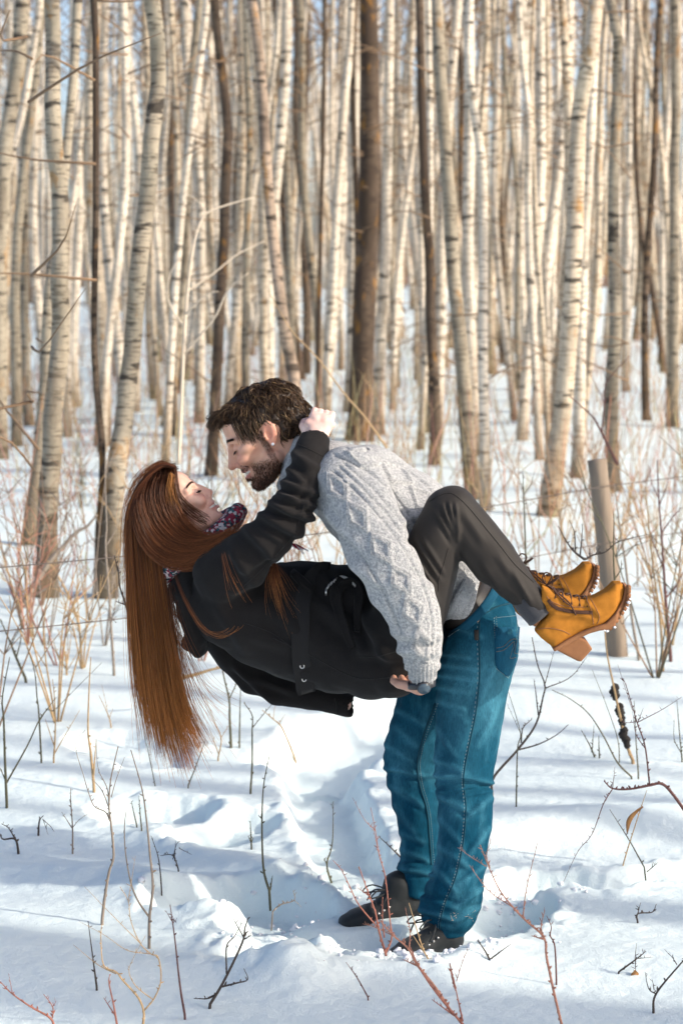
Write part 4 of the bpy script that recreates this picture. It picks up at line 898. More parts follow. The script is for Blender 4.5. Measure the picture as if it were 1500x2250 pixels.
jf = [(958, 1436, 1030, 1446, 4.7, 3.0), (952, 1458, 1045, 1472, 4.7, 3.2), (955, 1482, 1040, 1496, 4.7, 3.2), (955, 1508, 1030, 1524, 5.5, 3.0), (960, 1540, 1020, 1560, 5.5, 2.7), (1085, 1470, 1040, 1570, 9.4, 3.5), (1100, 1540, 1050, 1640, 10.9, 4.1), (960, 1600, 1000, 1660, 7.8, 3.2), (952, 1668, 1020, 1700, 7.0, 4.3, .5), (950, 1704, 1084, 1722, 5.5, 7.4, .3), (958, 1732, 1030, 1722, 4.7, -5.4), (1020, 1740, 1082, 1728, 4.7, -6.1), (965, 1752, 1030, 1786, 6.2, 4.9, .4), (1080, 1752, 1020, 1800, 7.0, 4.6), (968, 1800, 1010, 1850, 7.0, 3.2), (1076, 1820, 1030, 1880, 7.8, 3.8), (962, 1860, 1030, 1905, 8.6, 4.3), (955, 1905, 1000, 1960, 7.0, 4.3), (1068, 1900, 1010, 1945, 7.8, 4.9), (928, 1962, 1000, 1985, 6.2, -6.1), (1060, 1950, 1000, 1995, 7.0, 5.7), (920, 2000, 990, 2020, 5.5, 5.4), (1050, 1995, 1000, 2025, 5.5, 5.4),
      (848, 1636, 905, 1672, 7.0, 4.1), (845, 1688, 930, 1706, 6.2, 6.2, .3), (858, 1728, 930, 1772, 7.0, 4.6, .3), (868, 1770, 910, 1830, 7.0, 3.5), (876, 1830, 930, 1850, 7.0, 3.2), (880, 1868, 940, 1892, 7.0, 4.6), (874, 1908, 945, 1922, 5.5, 6.8), (880, 1890, 930, 1896, 4.7, -5.4), (872, 1560, 930, 1590, 7.8, 3.5), (868, 1596, 915, 1640, 7.8, 3.2), (1000, 1380, 1060, 1400, 7.0, 2.7), (1090, 1400, 1140, 1380, 6.2, 2.7)]
jV = folds(jV, jN, jf); jV = jV + jN*(.0045*fbm(jV*[1, 1, .7], 9, 3, 8) + .0022*fbm(jV*[1, 1, .6], 30, 2, 18))[:, None]; jN = normals(jV, jF); jq = proj(jV)
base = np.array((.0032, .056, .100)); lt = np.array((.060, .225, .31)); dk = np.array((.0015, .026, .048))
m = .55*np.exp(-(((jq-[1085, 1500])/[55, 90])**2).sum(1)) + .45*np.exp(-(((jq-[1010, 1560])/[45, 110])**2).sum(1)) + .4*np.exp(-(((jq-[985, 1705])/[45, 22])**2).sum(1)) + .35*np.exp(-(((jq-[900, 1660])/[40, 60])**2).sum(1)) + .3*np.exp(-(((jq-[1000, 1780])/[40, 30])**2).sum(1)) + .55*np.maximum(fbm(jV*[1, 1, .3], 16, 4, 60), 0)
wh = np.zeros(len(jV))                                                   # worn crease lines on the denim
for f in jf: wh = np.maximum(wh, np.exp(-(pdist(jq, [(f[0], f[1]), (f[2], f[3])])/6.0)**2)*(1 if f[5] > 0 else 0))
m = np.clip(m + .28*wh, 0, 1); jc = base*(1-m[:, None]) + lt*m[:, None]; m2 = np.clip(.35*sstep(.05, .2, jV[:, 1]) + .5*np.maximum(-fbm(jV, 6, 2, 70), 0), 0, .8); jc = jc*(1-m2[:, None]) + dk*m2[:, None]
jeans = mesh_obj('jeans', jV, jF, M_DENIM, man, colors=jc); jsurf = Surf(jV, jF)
def seam(name, pts, mat, r_, parent, surf, n=60, dash=False, off=.0006, sides=4):
    P = surf.line(pts, n, off)
    if len(P) < 2: return None
    mb = MB()
    if dash:
        for i in range(0, len(P)-1, 2): mb.tube(P[i:i+2], r_, sides)
    else: mb.tube(P, r_, sides)
    o = mb.build(name, mat, parent)
    if dash: o['kind'] = 'stuff'
    return o
SIDE = [(1054, 1330), (1052, 1400), (1053, 1480), (1046, 1560), (1034, 1620), (1022, 1680), (1018, 1716), (1023, 1770), (1020, 1830), (1012, 1880), (1000, 1930), (980, 1980), (968, 2020), (966, 2042)]
seam('side_seam', SIDE, M_THREADDK, .0019, jeans, jsurf, 90); seam('seam_stitch', [(x-4, y) for x, y in SIDE], M_THREAD, .00065, jeans, jsurf, 200, True)
INS = [(956, 1545), (932, 1610), (917, 1670), (921, 1720), (937, 1780), (943, 1840), (947, 1900)]
seam('inner_seam', INS, M_THREADDK, .0028, jeans, jsurf, 60, off=.0012); seam('seam_stitch', [(x+6, y) for x, y in INS], M_THREAD, .0007, jeans, jsurf, 140, True)
POCK = [(1084, 1358), (1090, 1470), (1116, 1490), (1138, 1420), (1141, 1352)]
def poly_seam(name, pts, mat, r_, dash=False, n=20):
    mb = MB()
    for a, b in zip(pts[:-1], pts[1:]):
        P = jsurf.line([a, b], n, .001)
        if len(P) < 2: continue
        if dash:
            for i in range(0, len(P)-1, 2): mb.tube(P[i:i+2], r_, 4)
        else: mb.tube(P, r_, 4)
    return mb.build(name, mat, jeans) if mb.n else None
mb = MB(); strap(mb, jsurf, [(1112, 1356), (1112, 1385), (1110, 1430), (1109, 1462), (1113, 1484)], [54, 53, 47, 42, 8], .0022, 16, col=(.009, .075, .135)); pk = mb.build('pocket', M_DENIM, jeans)
poly_seam('pocket_stitch', POCK+[POCK[0]], M_THREAD, .0008, True, 44); poly_seam('pocket_stitch', [(x+(5 if i < 2 else -5), y-4) for i, (x, y) in enumerate(POCK)], M_THREAD, .0006, True, 44)
seam('pocket_arc', [(1088, 1432), (1105, 1428), (1120, 1414), (1127, 1412), (1120, 1436), (1118, 1446), (1130, 1444)], M_THREADMID, .0013, jeans, jsurf, 40, off=.0035); seam('pocket_arc', [(1088, 1424), (1104, 1420), (1118, 1407), (1132, 1407), (1127, 1432), (1134, 1436)], M_THREADMID, .0011, jeans, jsurf, 40, off=.0035)
seam('front_pocket_seam', [(1050, 1362), (1030, 1369), (1005, 1380), (984, 1395)], M_THREADDK, .0026, jeans, jsurf, 30); seam('seam_stitch', [(1050, 1366), (1031, 1373), (1007, 1384), (985, 1399)], M_THREAD, .0009, jeans, jsurf, 80, True)
seam('yoke_seam', [(1056, 1352), (1090, 1334), (1135, 1322)], M_THREADDK, .0026, jeans, jsurf, 30)
p_, n_ = jsurf.hit(1048, 1363, .001)
if p_ is not None: mb = MB(); mb.tube(np.array([p_, p_+n_*.003, p_+n_*.004]), [.0052, .0052, .002], 10); mb.build('rivet', M_BRASS, jeans)
mb = MB(); strap(mb, jsurf, [(1046, 1384), (1047, 1406)], 9, .0016, 8); mb.build('label_tab', M_BELT, jeans)
band('waistband', (984, 1388), (1092, 1276), .176, 20, .005, M_DENIMDK, jeans, (.73, .68))
mb = MB(); strap(mb, jsurf, [(1052, 1310), (1058, 1330), (1062, 1346)], 13, .012, 12, col=(.02, .11, .18)); mb.build('belt_loop', M_DENIM, jeans)
band('belt', (978, 1372), (1074, 1268), .172, 34, .004, M_BELT, man, (.73, .68))
# worn hem threads of the trouser foot
mb = MB()
for k in range(16):
    x = rr.uniform(985, 1040); p_, n_ = jsurf.hit(x, 2012+rr.uniform(-6, 14)-abs(x-1015)*.1, .001)
    if p_ is not None: d = rr.normal(size=3)*.005; mb.tube(np.array([p_, p_+d*.5+n_*.002, p_+d]), .0006, 3)
if mb.n: mb.build('frayed_hem', simple('frayed', (.42, .34, .28), .9), jeans)
# --- shoes
def shoe(ank, toe, heel, Y0, Y1, zs, label):
    "low dark trainer: heel at Y0, toe at Y1"
    A = at(*ank, Y0); H = at(*heel, Y0); T = at(*toe, Y1); H[2] = T[2] = zs; d = T-H; Ln = np.linalg.norm(d); d = d/Ln; sd_ = np.array([-d[1], d[0], 0]); up = np.array([0, 0, 1.])
    P = lambda a, z: H + d*Ln*a + up*z
    vs_ = Vol(np.minimum(H, T)-[.09, .09, .06], np.maximum(H, T)+[.09, .09, .21], .0042)
    vs_.limb([[*P(.13, .055), .040, .036], [*P(.35, .052), .036, .038], [*P(.62, .045), .032, .044], [*P(.80, .038), .026, .042], [*P(.93, .032), .020, .032]], .012, side=sd_)
    vs_.limb([[*P(.15, .06), .045, .036], [*P(.16, .12), .046, .037], [*(A+[0, 0, .01]), .044, .040]], .02, side=sd_); vs_.limb([[*P(.34, .075), .034, .032], [*P(.25, .125), .034, .033]], .02, side=sd_)
    vs_.halfspace(P(0, .012), -up, .003); V, Fq = vs_.mesh(1); N = normals(V, Fq); V = V + N*(.002*fbm(V, 22, 2, 4))[:, None]
    sh = mesh_obj('shoe', V, Fq, M_BLACK, man)
    vo = Vol(np.minimum(H, T)-[.09, .09, .06], np.maximum(H, T)+[.09, .09, .08], .0042); vo.limb([[*P(.10, .008), .016, .036], [*P(.35, .008), .016, .037], [*P(.66, .008), .016, .047], [*P(.85, .010), .016, .043], [*P(.96, .014), .014, .028]], .008, side=sd_); V, Fq = vo.mesh(1); mesh_obj('sole', V, Fq, M_RUBBER, sh)
    ml = MB()
    for k in range(5):
        a = .36+.07*k; z = .108-.012*k
        for s_ in (1, -1):
            pts = [P(a, z-.030)+sd_*.034*s_, P(a+.015, z-.008)+sd_*.022*s_, P(a+.03, z+.0)-sd_*.004*s_, P(a+.05, z-.012)-sd_*.024*s_]; ml.tube(catmull(pts, 9), .0024, 5)
    b0 = P(.33, .112)
    for s_ in (1, -1): ml.tube(catmull([b0, b0+d*.045+sd_*.03*s_+up*.012, b0+d*.07+sd_*.035*s_-up*.008, b0+d*.03+sd_*.02*s_-up*.006, b0], 14), .0023, 5); ml.tube(catmull([b0, b0+d*.03+sd_*.05*s_-up*.01, b0+d*.05+sd_*.055*s_-up*.04], 9), .0023, 5)
    ml.build('lace', M_BLACK, sh)
    me_ = MB()
    for k in range(4):
        c0 = P(.40+.07*k, .075-.008*k) - sd_*np.sign(sd_[1])*.040; n0_ = -sd_*np.sign(sd_[1]); me_.tube(np.array([c0-n0_*.003, c0+n0_*.001]), [.003, .003], 8)
    me_.build('eyelet', M_METAL, sh); return sh
ZS = -.098
shoe((905, 1990), (748, 2052), (908, 2058), .12, .05, -.088, '')
shoe((972, 2045), (862, 2100), (1002, 2090), -.13, -.22, ZS, '')
for pts in ([(905, 1952, .125, 30, .042), (905, 2000, .12, 34, .045)], [(972, 2020, -.13, 30, .042), (972, 2055, -.13, 34, .045)]):
    r_ = L(pts); V, Fq, Ft, uv = tube(r_[:, :3], r_[:, 3], 14); mb = MB(); mb.add(V, [Fq, Ft], uv); mb.build('sock', M_BLACK, man)
# --- watch
wc = at(926, 1503, -.326); aa = np.linspace(0, 2*math.pi, 25)[:-1]; mb = MB(); rg_ = np.array([[.0345*math.cos(a_), .031*math.sin(a_), .004*math.cos(a_)] for a_ in aa])
V = np.vstack([wc+rg_*k_+[0, 0, z_] for k_, z_ in ((1, .0085), (1.07, .0085), (1.07, -.0085), (1, -.0085))]); n_ = 24; jj = np.arange(n_); j2 = (jj+1) % n_; mb.add(V, [np.vstack([np.stack([a_*n_+jj, a_*n_+j2, ((a_+1) % 4)*n_+j2, ((a_+1) % 4)*n_+jj], -1) for a_ in range(4)])]); wt = mb.build('watch', M_WATCH, man)
wp = wc + np.array([.004, -.033, -.002]); nrm = np.array([.12, -1, -.45]); nrm /= np.linalg.norm(nrm)
mb = MB(); mb.tube(np.array([wp-nrm*.004, wp+nrm*.006, wp+nrm*.008]), [.0185, .0185, .0165], 20); mb.build('watch_case', M_WATCH, wt)
mb = MB(); mb.tube(np.array([wp+nrm*.006, wp+nrm*.0088]), [.0162, .0158], 20); mb.build('watch_face', M_GLASS, wt)
# ================================================================== WOMAN
wh_ = Head((383, 1126), (.745, -.667), (-.667, -.745), 0.0, .845, True)
wh_.build([(-14, -25, 0, 40, 40), (-30, -90, 0, 40, 42), (-60, -160, 0, 50, 56), (-70, -185, 0, 54, 62)])
skin_w = wh_.skin((.72, .47, .37), (.70, .29, .22)); wq = wh_.V; skin_w[(wq[:, 1] > 78) | (wq[:, 0] < -20)] = (.10, .05, .03)
headWW = wh_.w(wq)
vb = Vol(at(360, 1600, 0)-[.1, .42, .05], at(1260, 930, 0)+[.1, .42, .1], .009)
vb.limb(L([(430, 1255, 0, 45, .06), (490, 1320, 0, 75, .13), (580, 1350, 0, 85, .135), (680, 1375, 0, 85, .12), (780, 1405, 0, 85, .135), (845, 1440, 0, 70, .14)]), .02)
for pts in ([(835, 1430, -.08, 55, .06), (920, 1300, -.20, 45, .05), (985, 1130, -.27, 38, .045), (1080, 1225, -.27, 38, .045), (1150, 1298, -.27, 22, .03), (1164, 1316, -.27, 18, .024)], [(835, 1420, .08, 55, .06), (890, 1270, .20, 42, .05), (950, 1132, .27, 34, .042), (1025, 1188, .27, 34, .042), (1090, 1252, .27, 22, .03), (1104, 1270, .27, 18, .024)],
            [(495, 1260, -.15, 42, .045), (600, 1170, -.24, 32, .04), (640, 1120, -.25, 32, .04), (675, 1025, -.19, 26, .032), (693, 975, -.135, 22, .024)], [(490, 1330, .15, 42, .045), (560, 1485, .20, 32, .038), (665, 1525, .18, 26, .03), (755, 1548, .152, 18, .02)]):
    vb.limb(L(pts), .008)
bV, bF = vb.mesh(1)
wr = at(695, 966, -.13); vh = Vol(wr-[.09, .07, .06], wr+[.09, .16, .12], .0028); vh.limb(np.array([[*at(688, 992, -.148), .024, .022], [*wr, .024, .021]]), .006)
fc = [(a, [(.62, a*1.05, -.06), (.70, a*1.0, -.26), (.60, a*.95, -.44)]) for a in (-.17, -.06, .06, .17)]
hand(vh, wr, (.22, .42, .88), (-1, .1, .25), (.25, -.85, .45), .135, fc, [(.10, .20, -.05), (.26, .33, -.10), (.40, .34, -.22), (.50, .26, -.32)])
for dx, dz in ((-22, -38), (-4, -45), (14, -43), (30, -32)): vh.ell(at(699+dx, 966+dz, -.115), (.0105, .0105, .0095), .008)
hV, hF = vh.mesh(1)
wr2 = at(690, 1531, .178); vh2 = Vol(wr2-[.05, .09, .07], wr2+[.18, .12, .18], .0034); vh2.limb(np.array([[*at(672, 1528, .182), .018, .018], [*wr2, .022, .02]]), .006)
hand(vh2, wr2, (.965, -.24, -.16), (0, 1, 0), (0, .1, 1), .095, [(a, [(.66, a, -.05), (.84, a, -.12), (.95, a, -.2)]) for a in (-.17, -.06, .06, .17)], [(.10, -.10, -.02), (.25, -.16, -.05), (.42, -.18, -.10), (.55, -.16, -.14)])
h2V, h2F = vh2.mesh(1)
sk = np.array((.66, .42, .34)); hcol = np.tile(np.array((.74, .56, .50)), (len(hV), 1)); kq = proj(hV); kk = .25*np.exp(-((kq[:, 1]-925)/9)**2); hcol = hcol*(1-kk[:, None]) + np.array((.66, .33, .27))*kk[:, None]
n1, n2, n3 = len(headWW), len(bV), len(hV)
woman = mesh_obj('person', np.vstack([headWW, bV, hV, h2V]), np.vstack([wh_.F, bF+n1, hF+n1+n2, h2F+n1+n2+n3]), M_SKIN, colors=np.vstack([skin_w, np.tile(sk, (n2, 1)), hcol, np.tile(sk, (len(h2V), 1))]))
tag(woman, 'long haired person in black coat, leggings and tan boots lying back in the other\'s arms', 'person', 'embracing couple in the snow')
brows(wh_, woman, (.06, .03, .018), 110, 26, 9)
# --- coat
CT = L([(455, 1300, 0, 72, .15), (500, 1322, 0, 96, .185), (570, 1348, 0, 112, .185), (660, 1366, 0, 134, .172), (745, 1383, 0, 144, .172), (815, 1416, 0, 120, .188), (856, 1450, 0, 80, .19), (868, 1462, 0, 66, .185)])
THC = L([(855, 1440, -.10, 86, .10), (890, 1375, -.16, 84, .095)]); THF = L([(850, 1435, .10, 84, .10), (880, 1370, .16, 80, .095)])
SN = L([(492, 1262, -.15, 70, .082), (545, 1216, -.205, 56, .07), (600, 1172, -.24, 51, .063), (640, 1124, -.25, 49, .06), (661, 1076, -.23, 43, .054), (676, 1025, -.19, 38, .049), (686, 990, -.155, 37, .046), (691, 972, -.138, 34, .043)])
SF = L([(485, 1345, .15, 70, .08), (525, 1430, .19, 58, .07), (560, 1482, .205, 46, .06), (610, 1510, .20, 38, .05), (680, 1530, .18, 33, .045), (765, 1549, .15, 27, .040)])
lo, hi = bounds(CT, SN, SF, m=.03); vcoat = Vol(lo, hi, .0038); vcoat.limb(CT, .03); vcoat.limb(THC, .03); vcoat.limb(THF, .03); vcoat.limb(SN, .024); vcoat.limb(SF, .010)
vcoat.limb(np.array([[*at(693, 960, -.13), .036, .034], [*at(690, 978, -.142), .030, .036]]), .004, carve=True); vcoat.limb(np.array([[*at(785, 1552, .145), .03, .04], [*at(760, 1548, .15), .024, .034]]), .004, carve=True)
vcoat.halfspace(at(893, 1395, -.1), (.72, 0, .69), .01) if False else None
cV, cF = vcoat.mesh(1); cN = normals(cV, cF)
cV = folds(cV, cN, [(590, 1108, 690, 1140, 10, 13.0), (600, 1090, 690, 1112, 9, 11.7), (615, 1060, 700, 1090, 9, 9.1), (570, 1130, 660, 1175, 11, 11.7), (540, 1160, 610, 1230, 11, 7.8), (640, 990, 700, 1060, 10, 6.5), (660, 1010, 712, 1040, 9, 6.5), (510, 1210, 560, 1280, 14, 9.1), (500, 1300, 620, 1250, 14, 7.8), (690, 1250, 760, 1330, 14, 11.7), (720, 1330, 800, 1420, 16, 11.7), (760, 1290, 830, 1400, 14, 10.4), (600, 1340, 700, 1420, 18, 6.5), (780, 1430, 880, 1440, 14, 7.8), (540, 1390, 700, 1440, 16, 5.2), (480, 1330, 540, 1420, 16, 7.8), (560, 1490, 640, 1520, 8, 7.8), (520, 1470, 600, 1540, 9, 9.1), (650, 1280, 640, 1400, 18, 6.5), (800, 1360, 860, 1460, 14, 7.8), (605, 1076, 650, 1100, 6, 6), (590, 1100, 640, 1130, 6, 6), (630, 1030, 670, 1062, 7, 5), (560, 1150, 620, 1190, 8, 5), (690, 1060, 660, 1130, 7, 5), (530, 1250, 600, 1215, 9, 5)])
cV = cV + cN*(.006*fbm(cV, 7, 3, 13))[:, None]; cN = normals(cV, cF)
coat = mesh_obj('coat', cV, cF, M_COAT, woman); csurf = Surf(cV, cF)
# hood hanging from the collar
vhd = Vol(at(350, 1480, 0)-[.04, .2, .02], at(490, 1210, 0)+[.04, .2, .05], .0042); vhd.limb(L([(432, 1262, 0, 46, .12), (412, 1300, 0, 44, .135), (412, 1350, 0, 42, .13), (425, 1400, 0, 32, .11), (438, 1426, 0, 17, .09)]), .01)
vhd.limb(L([(372, 1330, -.03, 16, .09), (395, 1392, -.03, 14, .08)]), .02, carve=True); hV, hF = vhd.mesh(1); hN = normals(hV, hF); hV = folds(hV, hN, [(385, 1290, 430, 1420, 10, 7), (410, 1280, 450, 1420, 10, 7)]) + hN*(.006*fbm(hV, 9, 3, 3))[:, None]; mesh_obj('hood', hV, hF, M_COAT, coat)
# belt with its hanging tail
def free_strap(name, pts, wid, thick, mat, parent, surf, n=30, lift=.004):
    c = catmull(np.array(pts, float), n); P = []; yl = None
    for x, y in c:
        p, nn = surf.hit(x, y, lift)
        if p is not None and (yl is None or abs(p[1]-yl) < .06): yl = p[1]; P.append(p)
        else: P.append(at(x, y, yl if yl is not None else -.17))
    P = np.array(P); P[:, 1] = np.convolve(np.pad(P[:, 1], 2, 'edge'), np.ones(5)/5, 'valid'); T = np.gradient(P, axis=0); T /= np.linalg.norm(T, axis=1)[:, None]; fr = np.array([0, -1., 0]); S_ = np.cross(T, fr); S_ /= np.linalg.norm(S_, axis=1)[:, None]; Nn = np.cross(S_, T)
    if (Nn@fr).mean() < 0: Nn = -Nn
    w_ = np.interp(np.linspace(0, 1, n), np.linspace(0, 1, len(wid)), wid)*KK(-.17)*.5; prof = np.array([[-1, 0], [-1, 1], [-.88, 1.25], [-.5, 1.0], [.5, 1.0], [.88, 1.25], [1, 1], [1, 0]]); m_ = len(prof)
    V = (P[:, None] + S_[:, None]*(prof[:, 0][None, :, None]*w_[:, None, None]) + Nn[:, None]*(prof[:, 1][None, :, None]*thick)).reshape(-1, 3); i = np.arange(n-1)[:, None]*m_; j = np.arange(m_); j2 = (j+1) % m_
    Fq = np.stack([i+j, i+j2, i+m_+j2, i+m_+j], -1).reshape(-1, 4); e = np.array([[0, 1, 6, 7], [1, 2, 5, 6], [2, 3, 4, 5]]); mb = MB(); mb.add(V, [Fq, e, e[:, ::-1]+(n-1)*m_]); return mb.build(name, mat, parent), P
belt, BP = free_strap('belt', [(724, 1250), (708, 1250), (690, 1264), (673, 1290), (662, 1330), (660, 1400), (664, 1460), (674, 1520)], [26, 28, 30, 34, 37, 39, 41, 42], .0035, M_COATEDGE, coat, csurf)
mb = MB(); strap(mb, csurf, [(642, 1262), (668, 1288), (684, 1300)], 13, .012, 10); mb.build('belt_loop', M_COAT, coat)
for k in (25, 27):
    c0 = BP[k] + np.array([0, -.005, 0]); a = np.linspace(0, 2*math.pi, 13); mb = MB(); mb.tube(np.stack([c0[0]+.0055*np.cos(a), np.full(13, c0[1]), c0[2]+.0055*np.sin(a)], -1), .0014, 5, caps=False); mb.build('eyelet', M_METAL, belt)
free_strap('belt_knot', [(752, 1268), (738, 1296), (742, 1340), (758, 1380), (776, 1424)], [20, 30, 22, 18, 16], .007, M_COAT, coat, csurf); free_strap('belt_knot', [(742, 1300), (764, 1282), (784, 1300), (786, 1350), (782, 1392)], [14, 22, 24, 16, 12], .008, M_COAT, coat, csurf)
mb = MB(); zp = csurf.line([(718, 1302), (726, 1286), (744, 1274), (762, 1278), (778, 1294)], 60, .009)
for i in range(0, len(zp)-1): mb.box(zp[i], (.0016, .003, .0042) if i % 2 else (.0008, .0015, .003))
mb.box(zp[4]+[0, -.004, -.004], (.0025, .003, .009)); mb.build('pocket_zipper', M_METAL, coat)
for nm, pts in (('seam', [(600, 1402), (675, 1436), (780, 1488), (868, 1488)]), ('seam', [(536, 1368), (600, 1392), (650, 1430)]), ('seam', [(790, 1445), (840, 1440), (888, 1425)]), ('seam', [(520, 1300), (560, 1265), (640, 1180), (668, 1110)])): seam(nm, pts, M_COATEDGE, .0012, coat, csurf, 40)
seam('cuff_stitch', [(652, 975), (684, 990), (716, 1006)], M_COATEDGE, .0014, coat, csurf, 24); seam('cuff_stitch', [(735, 1535), (740, 1552), (738, 1568)], M_COATEDGE, .0014, coat, csurf, 14)
# --- leggings
TN = L([(896, 1372, -.185, 66, .072), (910, 1335, -.205, 74, .082), (936, 1255, -.245, 69, .08), (962, 1180, -.265, 60, .072), (984, 1128, -.27, 54, .066), (996, 1118, -.27, 50, .064)])
CN = L([(988, 1124, -.27, 52, .066), (1016, 1148, -.27, 54, .062), (1046, 1184, -.27, 56, .062), (1082, 1230, -.27, 55, .060), (1122, 1272, -.27, 45, .052), (1158, 1308, -.27, 36, .044), (1176, 1330, -.27, 33, .041)])
off = np.array((-58, -42)); shf = lambda R: None
TF = L([(885, 1365, .185, 62, .072), (896, 1330, .20, 70, .082), (915, 1240, .245, 62, .08), (938, 1175, .265, 54, .072), (950, 1132, .27, 48, .066)]); CF = L([(952, 1130, .27, 47, .066), (988, 1155, .27, 49, .062), (1025, 1190, .27, 49, .060), (1065, 1232, .27, 41, .052), (1100, 1267, .27, 33, .044), (1118, 1287, .27, 30, .041)])
lo, hi = bounds(TN, CN, TF, CF, m=.02); vl = Vol(lo, hi, .0042); vl.limb(TN, .014); vl.limb(CN, .014); vl.limb(TF, .014); vl.limb(CF, .014)
lV, lF = vl.mesh(1); lN = normals(lV, lF)
lV = folds(lV, lN, [(975, 1118, 1002, 1185, 5, 8.0), (988, 1112, 1006, 1180, 4.5, 8.0), (1000, 1112, 1008, 1170, 4, 6.4), (962, 1128, 995, 1190, 5, 6.4), (918, 1192, 962, 1268, 6, 8.0), (932, 1188, 972, 1256, 5, 6.4), (908, 1205, 950, 1280, 6, 6.4), (925, 1240, 960, 1320, 7, 6.4), (1130, 1262, 1165, 1325, 6, 4.8), (1015, 1215, 1060, 1280, 8, 4.8), (1020, 1130, 1060, 1190, 9, 3), (1060, 1240, 1100, 1300, 8, 3), (1095, 1225, 1140, 1290, 8, 2.5), (900, 1230, 930, 1330, 9, 4)]); lV = lV + lN*(.003*fbm(lV, 8, 2, 5))[:, None]
legg = mesh_obj('leggings', lV, lF, M_LEG, woman); lsurf = Surf(lV, lF)
seam('seam', [(940, 1104), (962, 1090), (989, 1084), (1014, 1100), (1040, 1128), (1070, 1165), (1100, 1202), (1130, 1240), (1172, 1280)], M_LEG, .0012, legg, lsurf, 60); seam('seam', [(984, 1205), (974, 1240), (964, 1272), (962, 1300)], M_LEG, .0010, legg, lsurf, 24)
